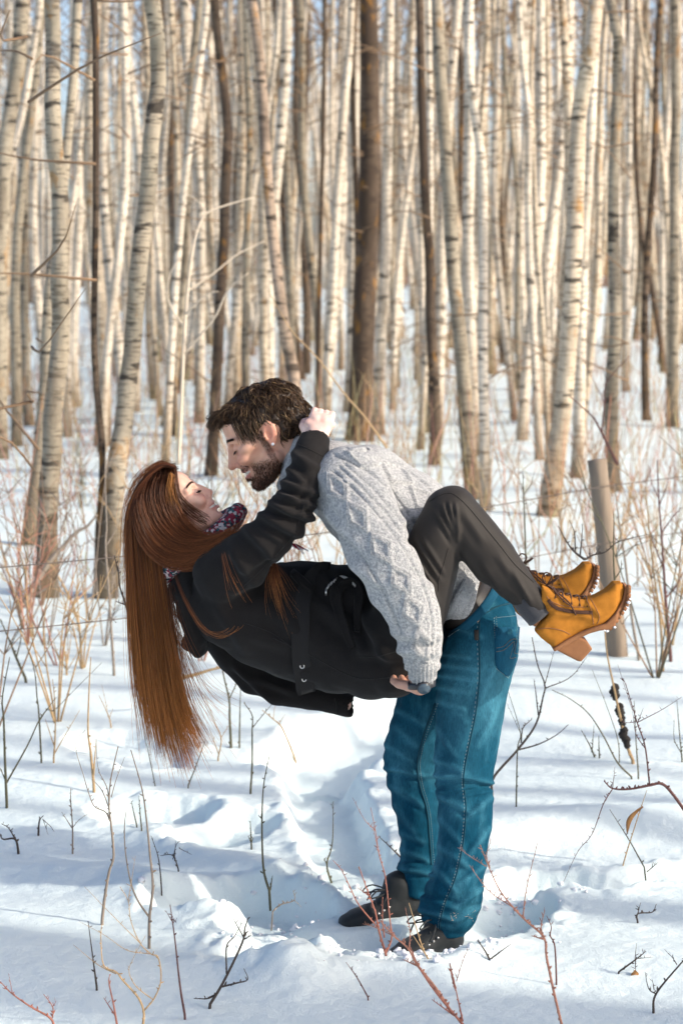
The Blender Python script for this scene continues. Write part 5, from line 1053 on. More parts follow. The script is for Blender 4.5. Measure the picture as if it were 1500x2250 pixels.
# --- boots
BY = -.27
def boot():
    U = [(1186, 1280), (1205, 1290), (1222, 1301), (1250, 1310), (1280, 1315), (1297, 1312), (1327, 1297), (1347, 1280), (1362, 1278), (1371, 1288), (1364, 1318), (1346, 1346), (1325, 1366), (1300, 1374), (1270, 1386), (1240, 1403), (1215, 1421), (1200, 1409), (1186, 1398), (1174, 1385), (1190, 1362), (1203, 1342), (1192, 1330), (1179, 1322)]
    pu = pxpoly(U, BY); lo = np.array([pu[:, 0].min()-.03, BY-.07, pu[:, 1].min()-.06]); hi = np.array([pu[:, 0].max()+.03, BY+.07, pu[:, 1].max()+.03]); v = Vol(lo, hi, .0030)
    x0 = at(1176, 1300, BY)[0]; x1 = at(1372, 1300, BY)[0]; hyf = lambda X, Z: np.interp((X-x0)/(x1-x0), [0, .2, .45, .7, .88, 1.0], [.036, .040, .038, .044, .042, .026])
    v.prism(pu, BY, .046, .017, .004, hyf=hyf); mouth = np.array([[*at(1176, 1296, BY), .030, .030], [*at(1190, 1322, BY), .026, .028]]); v.limb(mouth, .004, carve=True); V, Fq = v.mesh(2); N = normals(V, Fq)
    V = folds(V, N, [(1225, 1350, 1290, 1352, 8, 3), (1290, 1325, 1315, 1350, 6, 3), (1190, 1345, 1230, 1330, 6, 3)], KK(BY)) + N*(.0016*fbm(V, 30, 2, 3))[:, None]
    b = mesh_obj('boot', V, Fq, M_SUEDE, woman); bs = Surf(V, Fq)
    So = [(1366, 1281), (1377, 1285), (1380, 1298), (1375, 1322), (1358, 1351), (1337, 1378), (1313, 1380), (1290, 1387), (1272, 1396), (1240, 1413), (1214, 1427), (1210, 1420), (1240, 1401), (1270, 1385), (1300, 1373), (1326, 1364), (1346, 1343), (1364, 1315), (1369, 1290)]
    ps = pxpoly(So, BY); v = Vol(lo-[.02, 0, .02], hi+.02, .0030); v.prism(ps, BY, .05, .0045, .003, hyf=lambda X, Z: hyf(X, Z)+.004); V, Fq = v.mesh(1); sole = mesh_obj('sole', V, Fq, M_SOLE, b)
    for yy in (-.026, .026):          # tread lugs round the toe
      ml = MB()
      for t_ in np.linspace(0, 1, 11):
        p = catmull([(1380, 1290), (1377, 1322), (1360, 1352), (1339, 1379)], 40)[int(t_*39)]
        c0 = at(p[0], p[1], BY+yy); ml.box(c0, (.0045, .016, .0045), np.array(Matrix.Rotation(t_*.9, 3, 'Y')))
      ml.build('tread', M_SOLE, sole)
    He = [(1212, 1421), (1240, 1406), (1268, 1394), (1286, 1404), (1298, 1422), (1273, 1450), (1264, 1448)]; v = Vol(lo-[.02, 0, .05], hi, .0030); v.prism(pxpoly(He, BY), BY, .033, .004, .003); V, Fq = v.mesh(1); N = normals(V, Fq); mesh_obj('heel', V, Fq, M_SOLE, b)
    lm = MB(); top = [(1205, 1292), (1222, 1303), (1240, 1309), (1258, 1313), (1276, 1316), (1292, 1316)]
    for (x, y), (x2, y2) in zip(top[:-1], top[1:]):
        for sg in (1, -1):
            a = at(x, y-1, BY) + [0, sg*.012, .002]; c_ = at((x+x2)/2+2, (y+y2)/2-3, BY) + [0, 0, .004]; e, n_ = bs.hit((x+x2)/2+6, (y+y2)/2+17, .002)
            if e is None: continue
            if sg < 0: e = np.array([e[0], 2*BY-e[1], e[2]])
            lm.tube(catmull([a, c_, (c_+e)/2+[0, -.006*sg, .004], e], 10), .0021, 5)
    k0 = at(1200, 1286, BY-.012)
    for d in ([(-.012, -.01, .02), (-.004, -.016, .036), (.012, -.012, .026)], [(.018, -.012, .012), (.030, -.016, .024), (.012, -.01, .012)], [(.02, -.018, -.012), (.055, -.03, -.04), (.075, -.033, -.075)], [(.015, -.02, -.008), (.04, -.03, -.035), (.06, -.034, -.05)]):
        pts = [k0]+[k0+np.array(x) for x in d]; 
        if len(lm.V) and d[0][2] > 0: pts.append(k0)
        lm.tube(catmull(pts, 14), .0021, 5)
    lm.build('lace', M_LACE, b)
    mb = MB(); strap(mb, bs, [(1204, 1318), (1216, 1332), (1240, 1341), (1270, 1345), (1301, 1346)], 8, .0015, 20); mb.build('zipper', M_LACE, b)
    for pts in ([(1297, 1316), (1308, 1336), (1316, 1356), (1311, 1371)], [(1288, 1318), (1298, 1340), (1303, 1372)], [(1179, 1383), (1205, 1380), (1232, 1385), (1252, 1394)], [(1200, 1310), (1212, 1322), (1240, 1332), (1285, 1334)]): seam('seam', pts, M_SOLE, .0011, b, bs, 24)
    sn_ = MB(); r_ = random.Random(4)
    for k in range(46):
        p = catmull([(1376, 1288), (1374, 1320), (1358, 1350), (1336, 1375), (1300, 1381)], 60)[r_.randrange(60)]; c0 = at(p[0]+r_.uniform(-4, 4), p[1]+r_.uniform(-4, 4), BY) + np.array([0, r_.uniform(-.05, .05), 0]); s_ = r_.uniform(.002, .0065)
        sn_.tube(np.array([c0-[s_, 0, 0], c0-[s_*.4, 0, -s_*.3], c0+[s_*.5, 0, 0], c0+[s_, 0, 0]]), [s_*.2, s_, s_*.8, s_*.2], 6)
    s = sn_.build('snow_crust', M_SNOWBIT, b); s['kind'] = 'stuff'
    return b
boot_near = boot()
d = Vector(at(1238, 1255, .27) - at(1300, 1300, -.27))
b2 = boot_near.copy(); C.objects.link(b2); b2.parent = woman; b2.location = d
for ch in list(boot_near.children):
    c2 = ch.copy(); C.objects.link(c2); c2.parent = b2
    for gch in ch.children: g2 = gch.copy(); C.objects.link(g2); g2.parent = c2
for rows in ([(1150, 1306, -.27, 33, .040), (1168, 1330, -.27, 35, .040), (1188, 1354, -.27, 33, .035)], [(1092, 1256, .27, 30, .040), (1108, 1278, .27, 30, .040), (1132, 1306, .27, 28, .035)]):
    r_ = L(rows); V, Fq, Ft, uv = tube(catmull(r_[:, :3], 8), np.interp(np.arange(8), [0, 3.5, 7], r_[:, 3]), 18); mb = MB(); mb.add(V, [Fq, Ft], uv); mb.build('sock', M_SOCK, woman)
# --- scarf
t = NT('scarf_knit'); p = t.pos(); v1 = t.n('ShaderNodeTexVoronoi'); v1.inputs['Scale'].default_value = 150; t.l(p, v1.inputs['Vector']); v2 = t.n('ShaderNodeTexVoronoi'); v2.inputs['Scale'].default_value = 300; t.l(p, v2.inputs['Vector'])
sp = t.n('ShaderNodeSeparateColor'); t.l(v1.outputs['Color'], sp.inputs[0]); rp = t.n('ShaderNodeValToRGB'); rp.color_ramp.interpolation = 'CONSTANT'; e = rp.color_ramp.elements
for k_, (po, co) in enumerate([(0, (.22, .02, .045)), (.28, (.02, .035, .05)), (.48, (.55, .52, .52)), (.62, (.03, .12, .14)), (.76, (.35, .04, .07)), (.9, (.6, .45, .46))]):
    x = e[k_] if k_ < 2 else e.new(po); x.position = po; x.color = (*co, 1)
t.l(sp.outputs[0], rp.inputs[0]); t.base(rp.outputs[0]); t.set(Roughness=.95); t.bump(v2.outputs['Distance'], .8, .004); M_SCARF = t.m
c0 = at(516, 1138, 0); c1 = at(372, 1242, 0); cen = (c0+c1)/2; mj = (c0-c1)/2; vs_ = Vol(cen-[.16, .2, .16], cen+[.16, .2, .16], .0038)
for dz, rr_, yy in ((0, .026, .098), (.018, .022, .092), (-.02, .024, .102)):
    ring = []
    for k_ in range(25): a = k_/24*2*math.pi; ring.append([*(cen + mj*math.cos(a)*(1+.03*math.sin(3*a)) + np.array([dz*.7, -yy*math.sin(a), dz + .006*math.sin(4*a)])), rr_, rr_])
    vs_.limb(np.array(ring), .006)
V, Fq = vs_.mesh(1); N = normals(V, Fq); V = V + N*(.005*fbm(V, 24, 3, 3))[:, None]; scarf = mesh_obj('scarf', V, Fq, M_SCARF, woman)
for k_, colr in enumerate([(.20, .015, .035)]*5 + [(.62, .58, .58)]*5):
    x0, y0 = (628+k_*2.2, 1190+k_*1.5); p0 = at(x0, y0, -.19+.003*k_); p1 = at(x0+22+rr.uniform(-5, 8), y0+10+rr.uniform(-4, 6), -.2); mb = MB(); mb.tube(catmull([p0, (p0+p1)/2+[0, 0, .004], p1], 6), .0022, 5, col=colr); mb.build('fringe', colmat('fringe', .9) if k_ == 0 else bpy.data.materials['fringe'], scarf)
# --- hair
def strands(guides, n, m, jit, r0, colf, seed, yspread=None, taper=.3, wave=2.0, cutr=.2, cp=1.4):
    "interpolate n strands between guide curves given as photograph points with depth"
    rg = np.random.default_rng(seed); G = np.array([catmull(np.array(g, float), m) for g in guides]); ng = len(G); u = rg.random(n)*(ng-1); i = np.minimum(u.astype(int), ng-2) if ng > 1 else np.zeros(n, int); f = (u-i)[:, None, None]
    P = G[i]*(1-f) + G[np.minimum(i+1, ng-1)]*f; tt = np.linspace(0, 1, m)[None, :, None]
    clump = np.floor(u*14 + rg.random(n)*2.2).astype(int) + (rg.random(n)*3).astype(int)*97; co = rg.normal(size=(400, 3))[clump % 400]
    P = P.copy(); P[..., :2] += rg.normal(size=(n, 1, 2))*jit*(.45+.8*tt) + (co[:, None, :2]*jit*1.5)*tt**1.6 + wave*np.sin(tt*6+u[:, None, None]*3+rg.random((n, 1, 1))*1.5)*tt*.5
    if yspread is not None:
        v_ = rg.uniform(-1, 1, n); v_ = np.sign(v_)*np.abs(v_)**.6; P[..., 2] += v_[:, None]*np.interp(np.linspace(0, 1, m), np.linspace(0, 1, len(yspread)), yspread)[None]
    P[..., 2] += rg.normal(size=(n, 1))*.004
    cut = 1 - cutr*rg.random(n)**cp; tcut = np.clip(np.linspace(0, 1, m)[None]*cut[:, None], 0, 1); idx = tcut*(m-1); a = np.minimum(idx.astype(int), m-2); ff = (idx-a)[..., None]; ar = np.arange(n)[:, None]; P = P[ar, a]*(1-ff) + P[ar, a+1]*ff
    W = at(P[..., 0], P[..., 1], P[..., 2]); rad = r0*np.linspace(1, taper, m)**.8; return W, rad, colf(np.linspace(0, 1, m)[None, :], (.45*rg.random(n) + .55*rg.random(400)[clump % 400])[:, None])
RT = np.array((.075, .026, .0125)); MD = np.array((.21, .070, .024)); TP = np.array((.52, .20, .05))  # root, middle, tip; the tip orange also holds painted backlight
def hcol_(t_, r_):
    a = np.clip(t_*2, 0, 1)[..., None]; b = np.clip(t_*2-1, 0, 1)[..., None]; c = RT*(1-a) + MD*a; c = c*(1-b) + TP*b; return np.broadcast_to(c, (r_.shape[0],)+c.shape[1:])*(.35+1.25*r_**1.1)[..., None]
def hcol_d(t_, r_): return np.broadcast_to(RT*1.25, (r_.shape[0], t_.shape[1], 3))*(.55+1.0*r_)[..., None]
def hcol_b(t_, r_): a = np.clip(t_*1.2, 0, 1)[..., None]; c = RT*(1-a) + MD*1.15*a; return np.broadcast_to(c, (r_.shape[0],)+c.shape[1:])*(.35+1.6*r_**1.6)[..., None]
mb = MB()
vm = Vol(at(250, 1620, 0)-[.02, .16, .02], at(520, 1000, 0)+[.02, .16, .02], .0042)
hc_ = lambda f_, u_: wh_.w(np.array((f_, u_, 0.)))
vm.ell(hc_(-10, 42), np.array((.098, .086, .098))*.845*1.0, .01, R=np.stack([wh_.f, wh_.s, wh_.u], -1)); vm.ell(hc_(-40, 5), (.085*.9, .078*.9, .085*.9), .02)
vm.limb(L([(312, 1125, 0, 34, .076), (312, 1230, 0, 30, .072), (325, 1370, 0, 31, .060), (340, 1440, 0, 24, .045), (350, 1490, 0, 10, .02)]), .015)
vm.limb(L([(345, 1112, -.045, 34, .040), (370, 1168, -.066, 28, .036), (412, 1198, -.108, 15, .02), (455, 1202, -.140, 8, .012)]), .012)
vm.ell(hc_(98, 4), (.074, .12, .074), .010, R=np.stack([wh_.f, wh_.s, wh_.u], -1), carve=True) ; vm.ell(hc_(52, -52), (.058, .12, .045), .01, R=np.stack([wh_.f, wh_.s, wh_.u], -1), carve=True)
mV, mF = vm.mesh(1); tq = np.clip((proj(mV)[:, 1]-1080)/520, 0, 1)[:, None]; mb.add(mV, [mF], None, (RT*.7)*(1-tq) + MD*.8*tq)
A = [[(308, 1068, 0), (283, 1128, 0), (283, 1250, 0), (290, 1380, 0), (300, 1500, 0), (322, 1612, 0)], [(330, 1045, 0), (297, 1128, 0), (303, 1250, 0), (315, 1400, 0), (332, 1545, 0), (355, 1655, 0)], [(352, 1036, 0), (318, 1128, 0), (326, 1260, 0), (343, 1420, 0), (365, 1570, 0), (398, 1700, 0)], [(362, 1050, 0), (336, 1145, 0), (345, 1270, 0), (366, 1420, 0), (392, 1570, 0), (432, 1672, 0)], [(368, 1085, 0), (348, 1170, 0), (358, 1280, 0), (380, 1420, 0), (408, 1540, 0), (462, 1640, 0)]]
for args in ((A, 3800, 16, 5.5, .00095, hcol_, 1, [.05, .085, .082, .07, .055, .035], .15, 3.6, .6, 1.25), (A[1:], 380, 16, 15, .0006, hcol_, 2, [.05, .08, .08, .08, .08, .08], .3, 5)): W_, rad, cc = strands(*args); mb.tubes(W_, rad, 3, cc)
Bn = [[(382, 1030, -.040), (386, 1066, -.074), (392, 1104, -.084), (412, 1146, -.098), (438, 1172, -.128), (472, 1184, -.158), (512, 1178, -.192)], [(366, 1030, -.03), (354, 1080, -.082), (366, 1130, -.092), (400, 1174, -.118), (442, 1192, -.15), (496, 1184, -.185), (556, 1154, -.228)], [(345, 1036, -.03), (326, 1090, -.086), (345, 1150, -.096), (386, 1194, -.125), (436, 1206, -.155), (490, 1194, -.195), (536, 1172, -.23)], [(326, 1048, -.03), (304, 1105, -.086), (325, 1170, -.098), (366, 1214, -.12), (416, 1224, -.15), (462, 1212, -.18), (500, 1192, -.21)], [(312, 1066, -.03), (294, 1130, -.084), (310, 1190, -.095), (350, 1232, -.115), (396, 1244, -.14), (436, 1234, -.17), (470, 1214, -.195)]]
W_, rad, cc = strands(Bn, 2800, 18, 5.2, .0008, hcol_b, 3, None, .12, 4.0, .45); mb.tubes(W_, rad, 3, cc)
Ff = [[(g[0], g[1], -g[2]) for g in gl[:4]] for gl in Bn]; W_, rad, cc = strands(Ff, 700, 12, 3.0, .0011, hcol_d, 4, None, .4, 1.5); mb.tubes(W_, rad, 3, cc)
tops = [[(384, 1027, s_*.07), (360, 1022, s_*.072), (325, 1046, s_*.08), (296, 1100, s_*.08), (284, 1180, s_*.07)] for s_ in (-1, -.5, 0, .5, 1)]; W_, rad, cc = strands(tops, 900, 12, 2.5, .0011, hcol_d, 5, None, .6, 1); mb.tubes(W_, rad, 3, cc)
lit_lock = lambda t_, r_: np.broadcast_to(np.array((.42, .17, .04)), (r_.shape[0], t_.shape[1], 3))*(.5+.9*r_)[..., None]  # sunlit lock by the temple, its sunlight put into the strand colour
for args in (([[(380, 1040, -.07), (384, 1078, -.082), (396, 1114, -.086), (424, 1140, -.095), (452, 1152, -.11)], [(386, 1066, -.072), (398, 1090, -.080), (420, 1112, -.08), (450, 1132, -.08), (462, 1142, -.09)]], 70, 12, 2.2, .0007, hcol_d, 6, None, .4, 1),
             ([[(374, 1040, -.074), (370, 1072, -.088), (378, 1104, -.094), (386, 1120, -.096)], [(382, 1044, -.072), (382, 1076, -.086), (386, 1104, -.09), (390, 1118, -.092)]], 60, 10, 3.5, .0006, lit_lock, 7, None, .2, 2, .5),
             ([[(598, 1236, -.185), (590, 1275, -.20), (594, 1320, -.195), (606, 1375, -.185)], [(600, 1236, -.185), (604, 1280, -.20), (618, 1330, -.195), (640, 1372, -.185)], [(604, 1238, -.185), (622, 1266, -.2), (640, 1300, -.195), (662, 1330, -.185)]], 110, 12, 7, .00045, hcol_, 8, None, .12, 5, .7, .8),
             ([[(384, 1022, -.06), (340, 1024, -.09), (286, 1085, -.10), (270, 1180, -.09), (276, 1330, -.08)], [(390, 1032, .06), (352, 1018, .08), (296, 1062, .09), (276, 1160, .08), (284, 1300, .07)]], 70, 14, 6, .0004, hcol_, 12, None, .5, 5, .5),
             ([[(384, 1262, -.14), (406, 1318, -.185), (444, 1378, -.20), (485, 1398, -.205), (521, 1380, -.20), (538, 1344, -.195)]], 16, 22, 4, .0005, hcol_, 9, None, .3, 5, .6, .9),
             ([[(486, 1220, -.27), (494, 1270, -.265), (502, 1310, -.25), (524, 1346, -.235)], [(494, 1216, -.27), (510, 1262, -.268), (530, 1300, -.255), (552, 1326, -.24)]], 14, 12, 6, .0004, hcol_, 10, None, .3, 6, .7, .8),
             ([[(378, 1290, -.12), (392, 1370, -.14), (424, 1450, -.13), (470, 1520, -.1), (540, 1552, -.06)], [(372, 1280, -.1), (385, 1400, -.12), (402, 1500, -.1), (440, 1600, -.06)]], 46, 16, 9, .0005, hcol_, 11, None, .4, 5)):
    W_, rad, cc = strands(*args); mb.tubes(W_, rad, 3, cc)
hair = mb.build('hair', M_HAIR, woman)
# ================================================================== twigs, saplings, fence
TWC = {'olive': (.085, .08, .045), 'dark': (.05, .037, .03), 'red': (.30, .115, .08), 'tan': (.40, .27, .14), 'grey': (.25, .205, .165), 'salmon': (.40, .185, .125), 'bone': (.60, .51, .40), 'brown': (.26, .165, .10), 'wine': (.11, .045, .04)}
TWM = {k: simple('twig_'+k, c, .75, 90, .35, .5, .001) for k, c in TWC.items()}
CR = {'a': (0, 1400, .4), 'b': (900, 1400, .4), 'c': (400, 1700, .4), 'd': (1100, 1150, .26667), 'e': (0, 1050, .21333), 'p': (0, 0, 1), 'f': (1100, 600, .26667)}
def twig(label, crop, lines, dia, colour, name='bare_sapling', cat='sapling', Y=None, bud=.35, lean=.3, group='bare saplings in the snow'):
    ox, oy, s = CR[crop]; L_ = [np.array([(ox+x*s, oy+y*s) for x, y in ln]) for ln in lines]; r_ = random.Random(len(label)*31+int(lines[0][0][0])); b = L_[0][0]
    g = on_snow(*b) if Y is None else at(b[0], b[1], Y); Yb = g[1]; K_ = KK(Yb); root = empty(name, g); done = []
    for k, ln in enumerate(L_):
        if k == 0: y0 = Yb; rad0 = dia*.4*K_
        else:
            best = min(((np.hypot(*(ln[0]-q)), yy, rr_) for P, ys, rs in done for q, yy, rr_ in zip(P, ys, rs)), key=lambda e: e[0]); y0 = best[1]; rad0 = max(best[2]*.72, .0011)
        n = max(6, int(len(ln)*5)); P = catmull(ln, n); arc = np.concatenate([[0], np.cumsum(np.hypot(*np.diff(P, axis=0).T))])*K_; sl = r_.uniform(-lean, lean) if k else r_.uniform(-.12, .12)
        ys = y0 + sl*arc + .012*np.sin(arc*9+r_.random()*6)*(arc > .02); rs = rad0*np.linspace(1, .3, n); W = at(P[:, 0], P[:, 1], ys)
        if k == 0 and Y is None: W[0] = W[0]-[0, 0, .05]
        mb = MB(); mb.tube(W-g, rs, 6)
        for i in range(1, n-1):
            if r_.random() < bud: d = np.array([r_.uniform(-1, 1), r_.uniform(-1, 1), r_.uniform(.2, 1.2)]); d /= np.linalg.norm(d); l = r_.uniform(.005, .014); mb.tube(np.array([W[i]-g, W[i]-g+d*l*.6, W[i]-g+d*l]), [rs[i]*.7, rs[i]*.9, rs[i]*.2], 4)
        mb.build('stem' if k == 0 else 'branch', TWM[colour], root); done.append((P, ys, rs))
    tag(root, label, cat, group); return root
T = twig
T('dark green forked sapling rising at the left picture edge', 'a', [[(40, 935), (30, 700), (22, 450), (15, 330), (55, 110)], [(38, 800), (150, 600), (215, 460), (265, 390), (310, 330)], [(36, 800), (12, 740), (-20, 690)]], 9, 'olive')
T('slim forked twig behind the left edge sapling', 'a', [[(230, 690), (215, 420), (205, 330), (190, 180), (150, 60)], [(218, 460), (260, 400), (300, 400), (400, 300), (560, 140)]], 6, 'olive')
T('thin three pronged twig left of the hair tips', 'a', [[(295, 690), (305, 520), (302, 350), (290, 230)], [(300, 600), (250, 450)], [(300, 640), (370, 520), (440, 400)]], 6, 'tan')
T('tall straight ochre stalk left of the hanging hair', 'a', [[(520, 850), (500, 640), (485, 520), (490, 300), (500, 110)], [(515, 760), (530, 560)]], 9, 'tan', 'dry_stalk', 'stalk')
T('grey sapling with spread reddish fingers below the hair', 'a', [[(560, 1580), (575, 1440), (600, 1290), (625, 1200), (610, 1020), (600, 930), (610, 780), (650, 600)], [(605, 1010), (580, 960), (520, 930), (490, 860), (460, 760), (415, 590), (470, 510)], [(600, 940), (560, 840), (505, 780)], [(600, 930), (590, 830), (540, 720), (530, 570)], [(612, 880), (640, 780), (685, 660)]], 10, 'grey')
T('tall grey Y shaped sapling beside the reddish fingered one', 'a', [[(820, 1710), (822, 1540), (840, 1370), (825, 1200), (805, 1000), (780, 830), (720, 620)], [(822, 1540), (760, 1450), (720, 1350), (690, 1180), (685, 1040), (693, 960)], [(830, 1480), (850, 1360)]], 10, 'grey')
T('tangled pale pinkish shrub at the bottom below the grey saplings', 'a', [[(785, 2140), (790, 2060), (760, 1980), (680, 1890), (640, 1840), (570, 1800), (555, 1650), (560, 1580)], [(640, 1850), (540, 1800), (405, 1690)], [(785, 2060), (850, 1980), (885, 1880), (870, 1760), (830, 1740), (770, 1680), (720, 1560), (705, 1450), (660, 1370)], [(830, 1740), (700, 1720), (580, 1640), (435, 1560)], [(840, 1990), (750, 1920), (710, 1840), (730, 1770), (800, 1640)], [(705, 1450), (745, 1200)], [(770, 1680), (620, 1530), (465, 1370)]], 8, 'tan', 'bare_shrub', 'shrub', Y=-1.0, lean=.15)
T('short wine red twig at the bottom left of the pinkish shrub', 'a', [[(645, 2140), (625, 2020), (600, 1900), (605, 1850)], [(635, 2080), (570, 1980)]], 7, 'red', Y=-.98)
T('reddish branch reaching up from the bottom left corner', 'a', [[(300, 2140), (275, 2090), (170, 2030), (70, 1960), (0, 1890)], [(70, 1960), (50, 1850)], [(290, 2090), (290, 2030), (240, 1960)], [(290, 2030), (312, 2000)]], 8, 'red', Y=-1.0)
T('short dark straight stick in the lower left snow', 'a', [[(535, 1940), (515, 1790), (485, 1560)]], 7, 'dark', 'stick', 'stick')
T('long brown dried stalk with swollen foot', 'a', [[(1020, 2100), (990, 1920), (960, 1650), (935, 1470)], [(945, 1560), (910, 1500)], [(950, 1550), (970, 1570)]], 8, 'wine', 'dry_stalk', 'stalk')
T('thick dark broken branch leaning in the lower snow', 'a', [[(1140, 2040), (1230, 1890), (1330, 1680), (1345, 1600), (1365, 1540)], [(1340, 1650), (1300, 1580), (1285, 1550)], [(1245, 1850), (1245, 1700), (1290, 1640), (1340, 1550)], [(1220, 1920), (1300, 1900), (1360, 1880), (1340, 1820)], [(1190, 1960), (1140, 1985), (1065, 1985)], [(1340, 1660), (1380, 1638)]], 10, 'dark', 'broken_branch', 'branch')
T('straight olive sapling standing left of the trodden snow', 'a', [[(1485, 1410), (1450, 1290), (1440, 1130), (1440, 950), (1450, 800), (1480, 650)], [(1455, 1300), (1430, 1290)], [(1485, 1380), (1497, 1310)], [(1440, 1000), (1420, 980)]], 8, 'olive')
T('forked olive sapling beneath her shoulder', 'a', [[(1375, 860), (1385, 700), (1385, 520), (1385, 430), (1340, 360)], [(1385, 500), (1450, 420), (1500, 360)]], 7, 'olive')
T('green Y shaped sapling just right of the hair ends', 'a', [[(1270, 610), (1262, 450), (1258, 340), (1225, 190), (1218, 60)], [(1260, 340), (1300, 250), (1312, 200)]], 9, 'olive')
T('single straight rod beside the green Y sapling', 'a', [[(1315, 610), (1318, 420), (1322, 250)]], 6, 'olive', 'stick', 'stick')
T('small forked twig poking up in the left snow drift', 'a', [[(400, 1190), (400, 1050), (390, 900), (390, 830)], [(398, 1050), (340, 960)], [(398, 1050), (440, 1000), (520, 950)]], 6, 'grey')
T('dark crooked root stub at the left edge', 'a', [[(105, 1190), (85, 1110), (20, 1110), (0, 1080)], [(85, 1110), (50, 1050), (10, 1025)]], 8, 'dark', 'root_stub', 'twig')
T('small dark arched twig in the left drift', 'a', [[(212, 1090), (218, 1010), (240, 980)], [(235, 1000), (280, 1040), (300, 1070)], [(240, 1005), (265, 1085)]], 7, 'dark', 'twig', 'twig')
T('thin curved stem crossing beneath the hair tips', 'a', [[(865, 880), (830, 700), (790, 520)]], 4, 'olive', 'thin_stem', 'stem')
T('wiry dark twig cluster in the left hollow', 'a', [[(985, 1290), (950, 1200), (880, 1200)], [(950, 1220), (975, 1130), (1030, 1120)], [(960, 1230), (965, 1120)], [(985, 1160), (1055, 1195)]], 5, 'dark', 'twig_cluster', 'twig')
T('drooping thin seed stem left of the wiry twigs', 'a', [[(890, 1420), (880, 1280), (865, 1190), (830, 1090)]], 5, 'dark', 'seed_stem', 'stem')
T('short green spike in the middle left drift', 'a', [[(755, 1045), (735, 960), (722, 900)]], 5, 'olive', 'spike', 'twig')
T('taller green spike beside the short one', 'a', [[(780, 1065), (770, 960), (764, 870)]], 5, 'olive', 'spike', 'twig')
T('tiny green three pronged shoot in the snow', 'a', [[(1382, 1165), (1378, 1080), (1375, 1010)], [(1380, 1130), (1362, 1090)], [(1380, 1130), (1398, 1095)]], 6, 'olive', 'shoot', 'twig')
T('thin slanting twig under the ends of the hair', 'a', [[(1028, 830), (1080, 700), (1130, 560)]], 5, 'olive', 'thin_stem', 'stem')
T('feathery twig near the hair left side', 'a', [[(615, 525), (600, 440), (545, 320)], [(600, 450), (622, 390)], [(590, 400), (560, 260)]], 5, 'tan')
T('tan twig group below the coat hem', 'a', [[(1195, 680), (1215, 560), (1180, 470), (1120, 310)], [(1200, 640), (1150, 500)], [(1210, 560), (1260, 480)]], 5, 'tan')
T('crooked ochre branch under her hip', 'p', [[(652, 1690), (646, 1662), (620, 1600), (600, 1580), (576, 1560)], [(612, 1592), (626, 1570)], [(600, 1580), (606, 1540)]], 7, 'tan')
# right hand side
T('large dark sapling arching beside the jeans', 'b', [[(450, 870), (460, 770), (590, 620), (690, 480), (730, 330), (740, 260), (700, 150), (670, 0)], [(590, 620), (700, 590), (800, 540), (870, 480)], [(740, 260), (790, 80)], [(705, 430), (690, 300), (680, 230)], [(610, 580), (620, 500), (670, 450)], [(745, 280), (880, 220), (970, 110)]], 9, 'dark')
T('thin stem crossing the arching dark sapling', 'b', [[(583, 930), (590, 620), (605, 520), (540, 300)], [(603, 520), (530, 360)]], 5, 'olive', 'thin_stem', 'stem')
T('near salmon pink thorny branch before the jeans', 'b', [[(835, 2140), (790, 1950), (750, 1760), (735, 1650), (640, 1560), (580, 1500), (500, 1400), (440, 1280), (385, 1140)], [(560, 1480), (440, 1400), (360, 1300), (335, 1260)], [(420, 1260), (340, 1210), (262, 1155)], [(440, 1270), (420, 1200), (445, 1110)], [(620, 1540), (640, 1380), (700, 1130)], [(735, 1650), (720, 1590), (740, 1500)], [(735, 1660), (665, 1640)]], 9, 'salmon', 'thorny_branch', 'branch', Y=-1.0, bud=1.6, lean=.1)
T('slender wine red stem right of the salmon branch', 'b', [[(805, 1910), (795, 1700), (770, 1640), (775, 1590), (750, 1530)]], 6, 'wine', 'thin_stem', 'stem')
T('red forked twig at the bottom below the shoes', 'b', [[(300, 2140), (250, 2080), (150, 1960), (60, 1830), (0, 1700)], [(290, 2110), (255, 1950), (220, 1790)], [(255, 1890), (290, 1780), (318, 1710)], [(245, 2080), (120, 1990)]], 9, 'red', Y=-1.0, bud=1.0, lean=.1)
T('small dark V shaped twig right of the near shoe', 'b', [[(440, 1775), (410, 1720), (370, 1665)], [(440, 1770), (500, 1725), (555, 1685)]], 7, 'dark', 'twig', 'twig')
T('dark branching twig in the lower right corner', 'b', [[(1335, 2065), (1350, 1960), (1480, 1800), (1510, 1770)], [(1350, 1960), (1310, 1930), (1290, 1840)], [(1340, 1940), (1330, 1880)], [(1465, 1800), (1440, 1760), (1395, 1715)]], 8, 'dark', 'twig', 'twig')
T('low twig with a hanging dead leaf at lower right', 'b', [[(1130, 1850), (1240, 1770), (1295, 1725)], [(1235, 1770), (1243, 1680)], [(1238, 1775), (1236, 1830), (1230, 1890)], [(1250, 1765), (1335, 1758)]], 6, 'dark', 'twig', 'twig')
T('little dark fork in the right snow slope', 'b', [[(1250, 1570), (1250, 1520), (1330, 1510), (1350, 1470)], [(1250, 1520), (1265, 1460)]], 6, 'dark', 'twig', 'twig')
T('thick dark bough arching in from the right edge', 'b', [[(1540, 1000), (1440, 860), (1380, 805), (1310, 815), (1200, 835), (1110, 830), (1065, 790)], [(1315, 812), (1290, 600), (1250, 480), (1220, 380), (1180, 250), (1160, 230)], [(1290, 610), (1240, 530), (1220, 400)], [(1245, 470), (1380, 400), (1490, 330)], [(1250, 470), (1280, 390)], [(1220, 400), (1140, 150)], [(1245, 465), (1180, 470), (1150, 450)], [(1112, 832), (1060, 920), (1000, 1080), (920, 1180), (835, 1360)], [(1112, 830), (1125, 710)]], 11, 'wine', 'bough', 'branch', bud=.8, lean=.15, Y=.55)
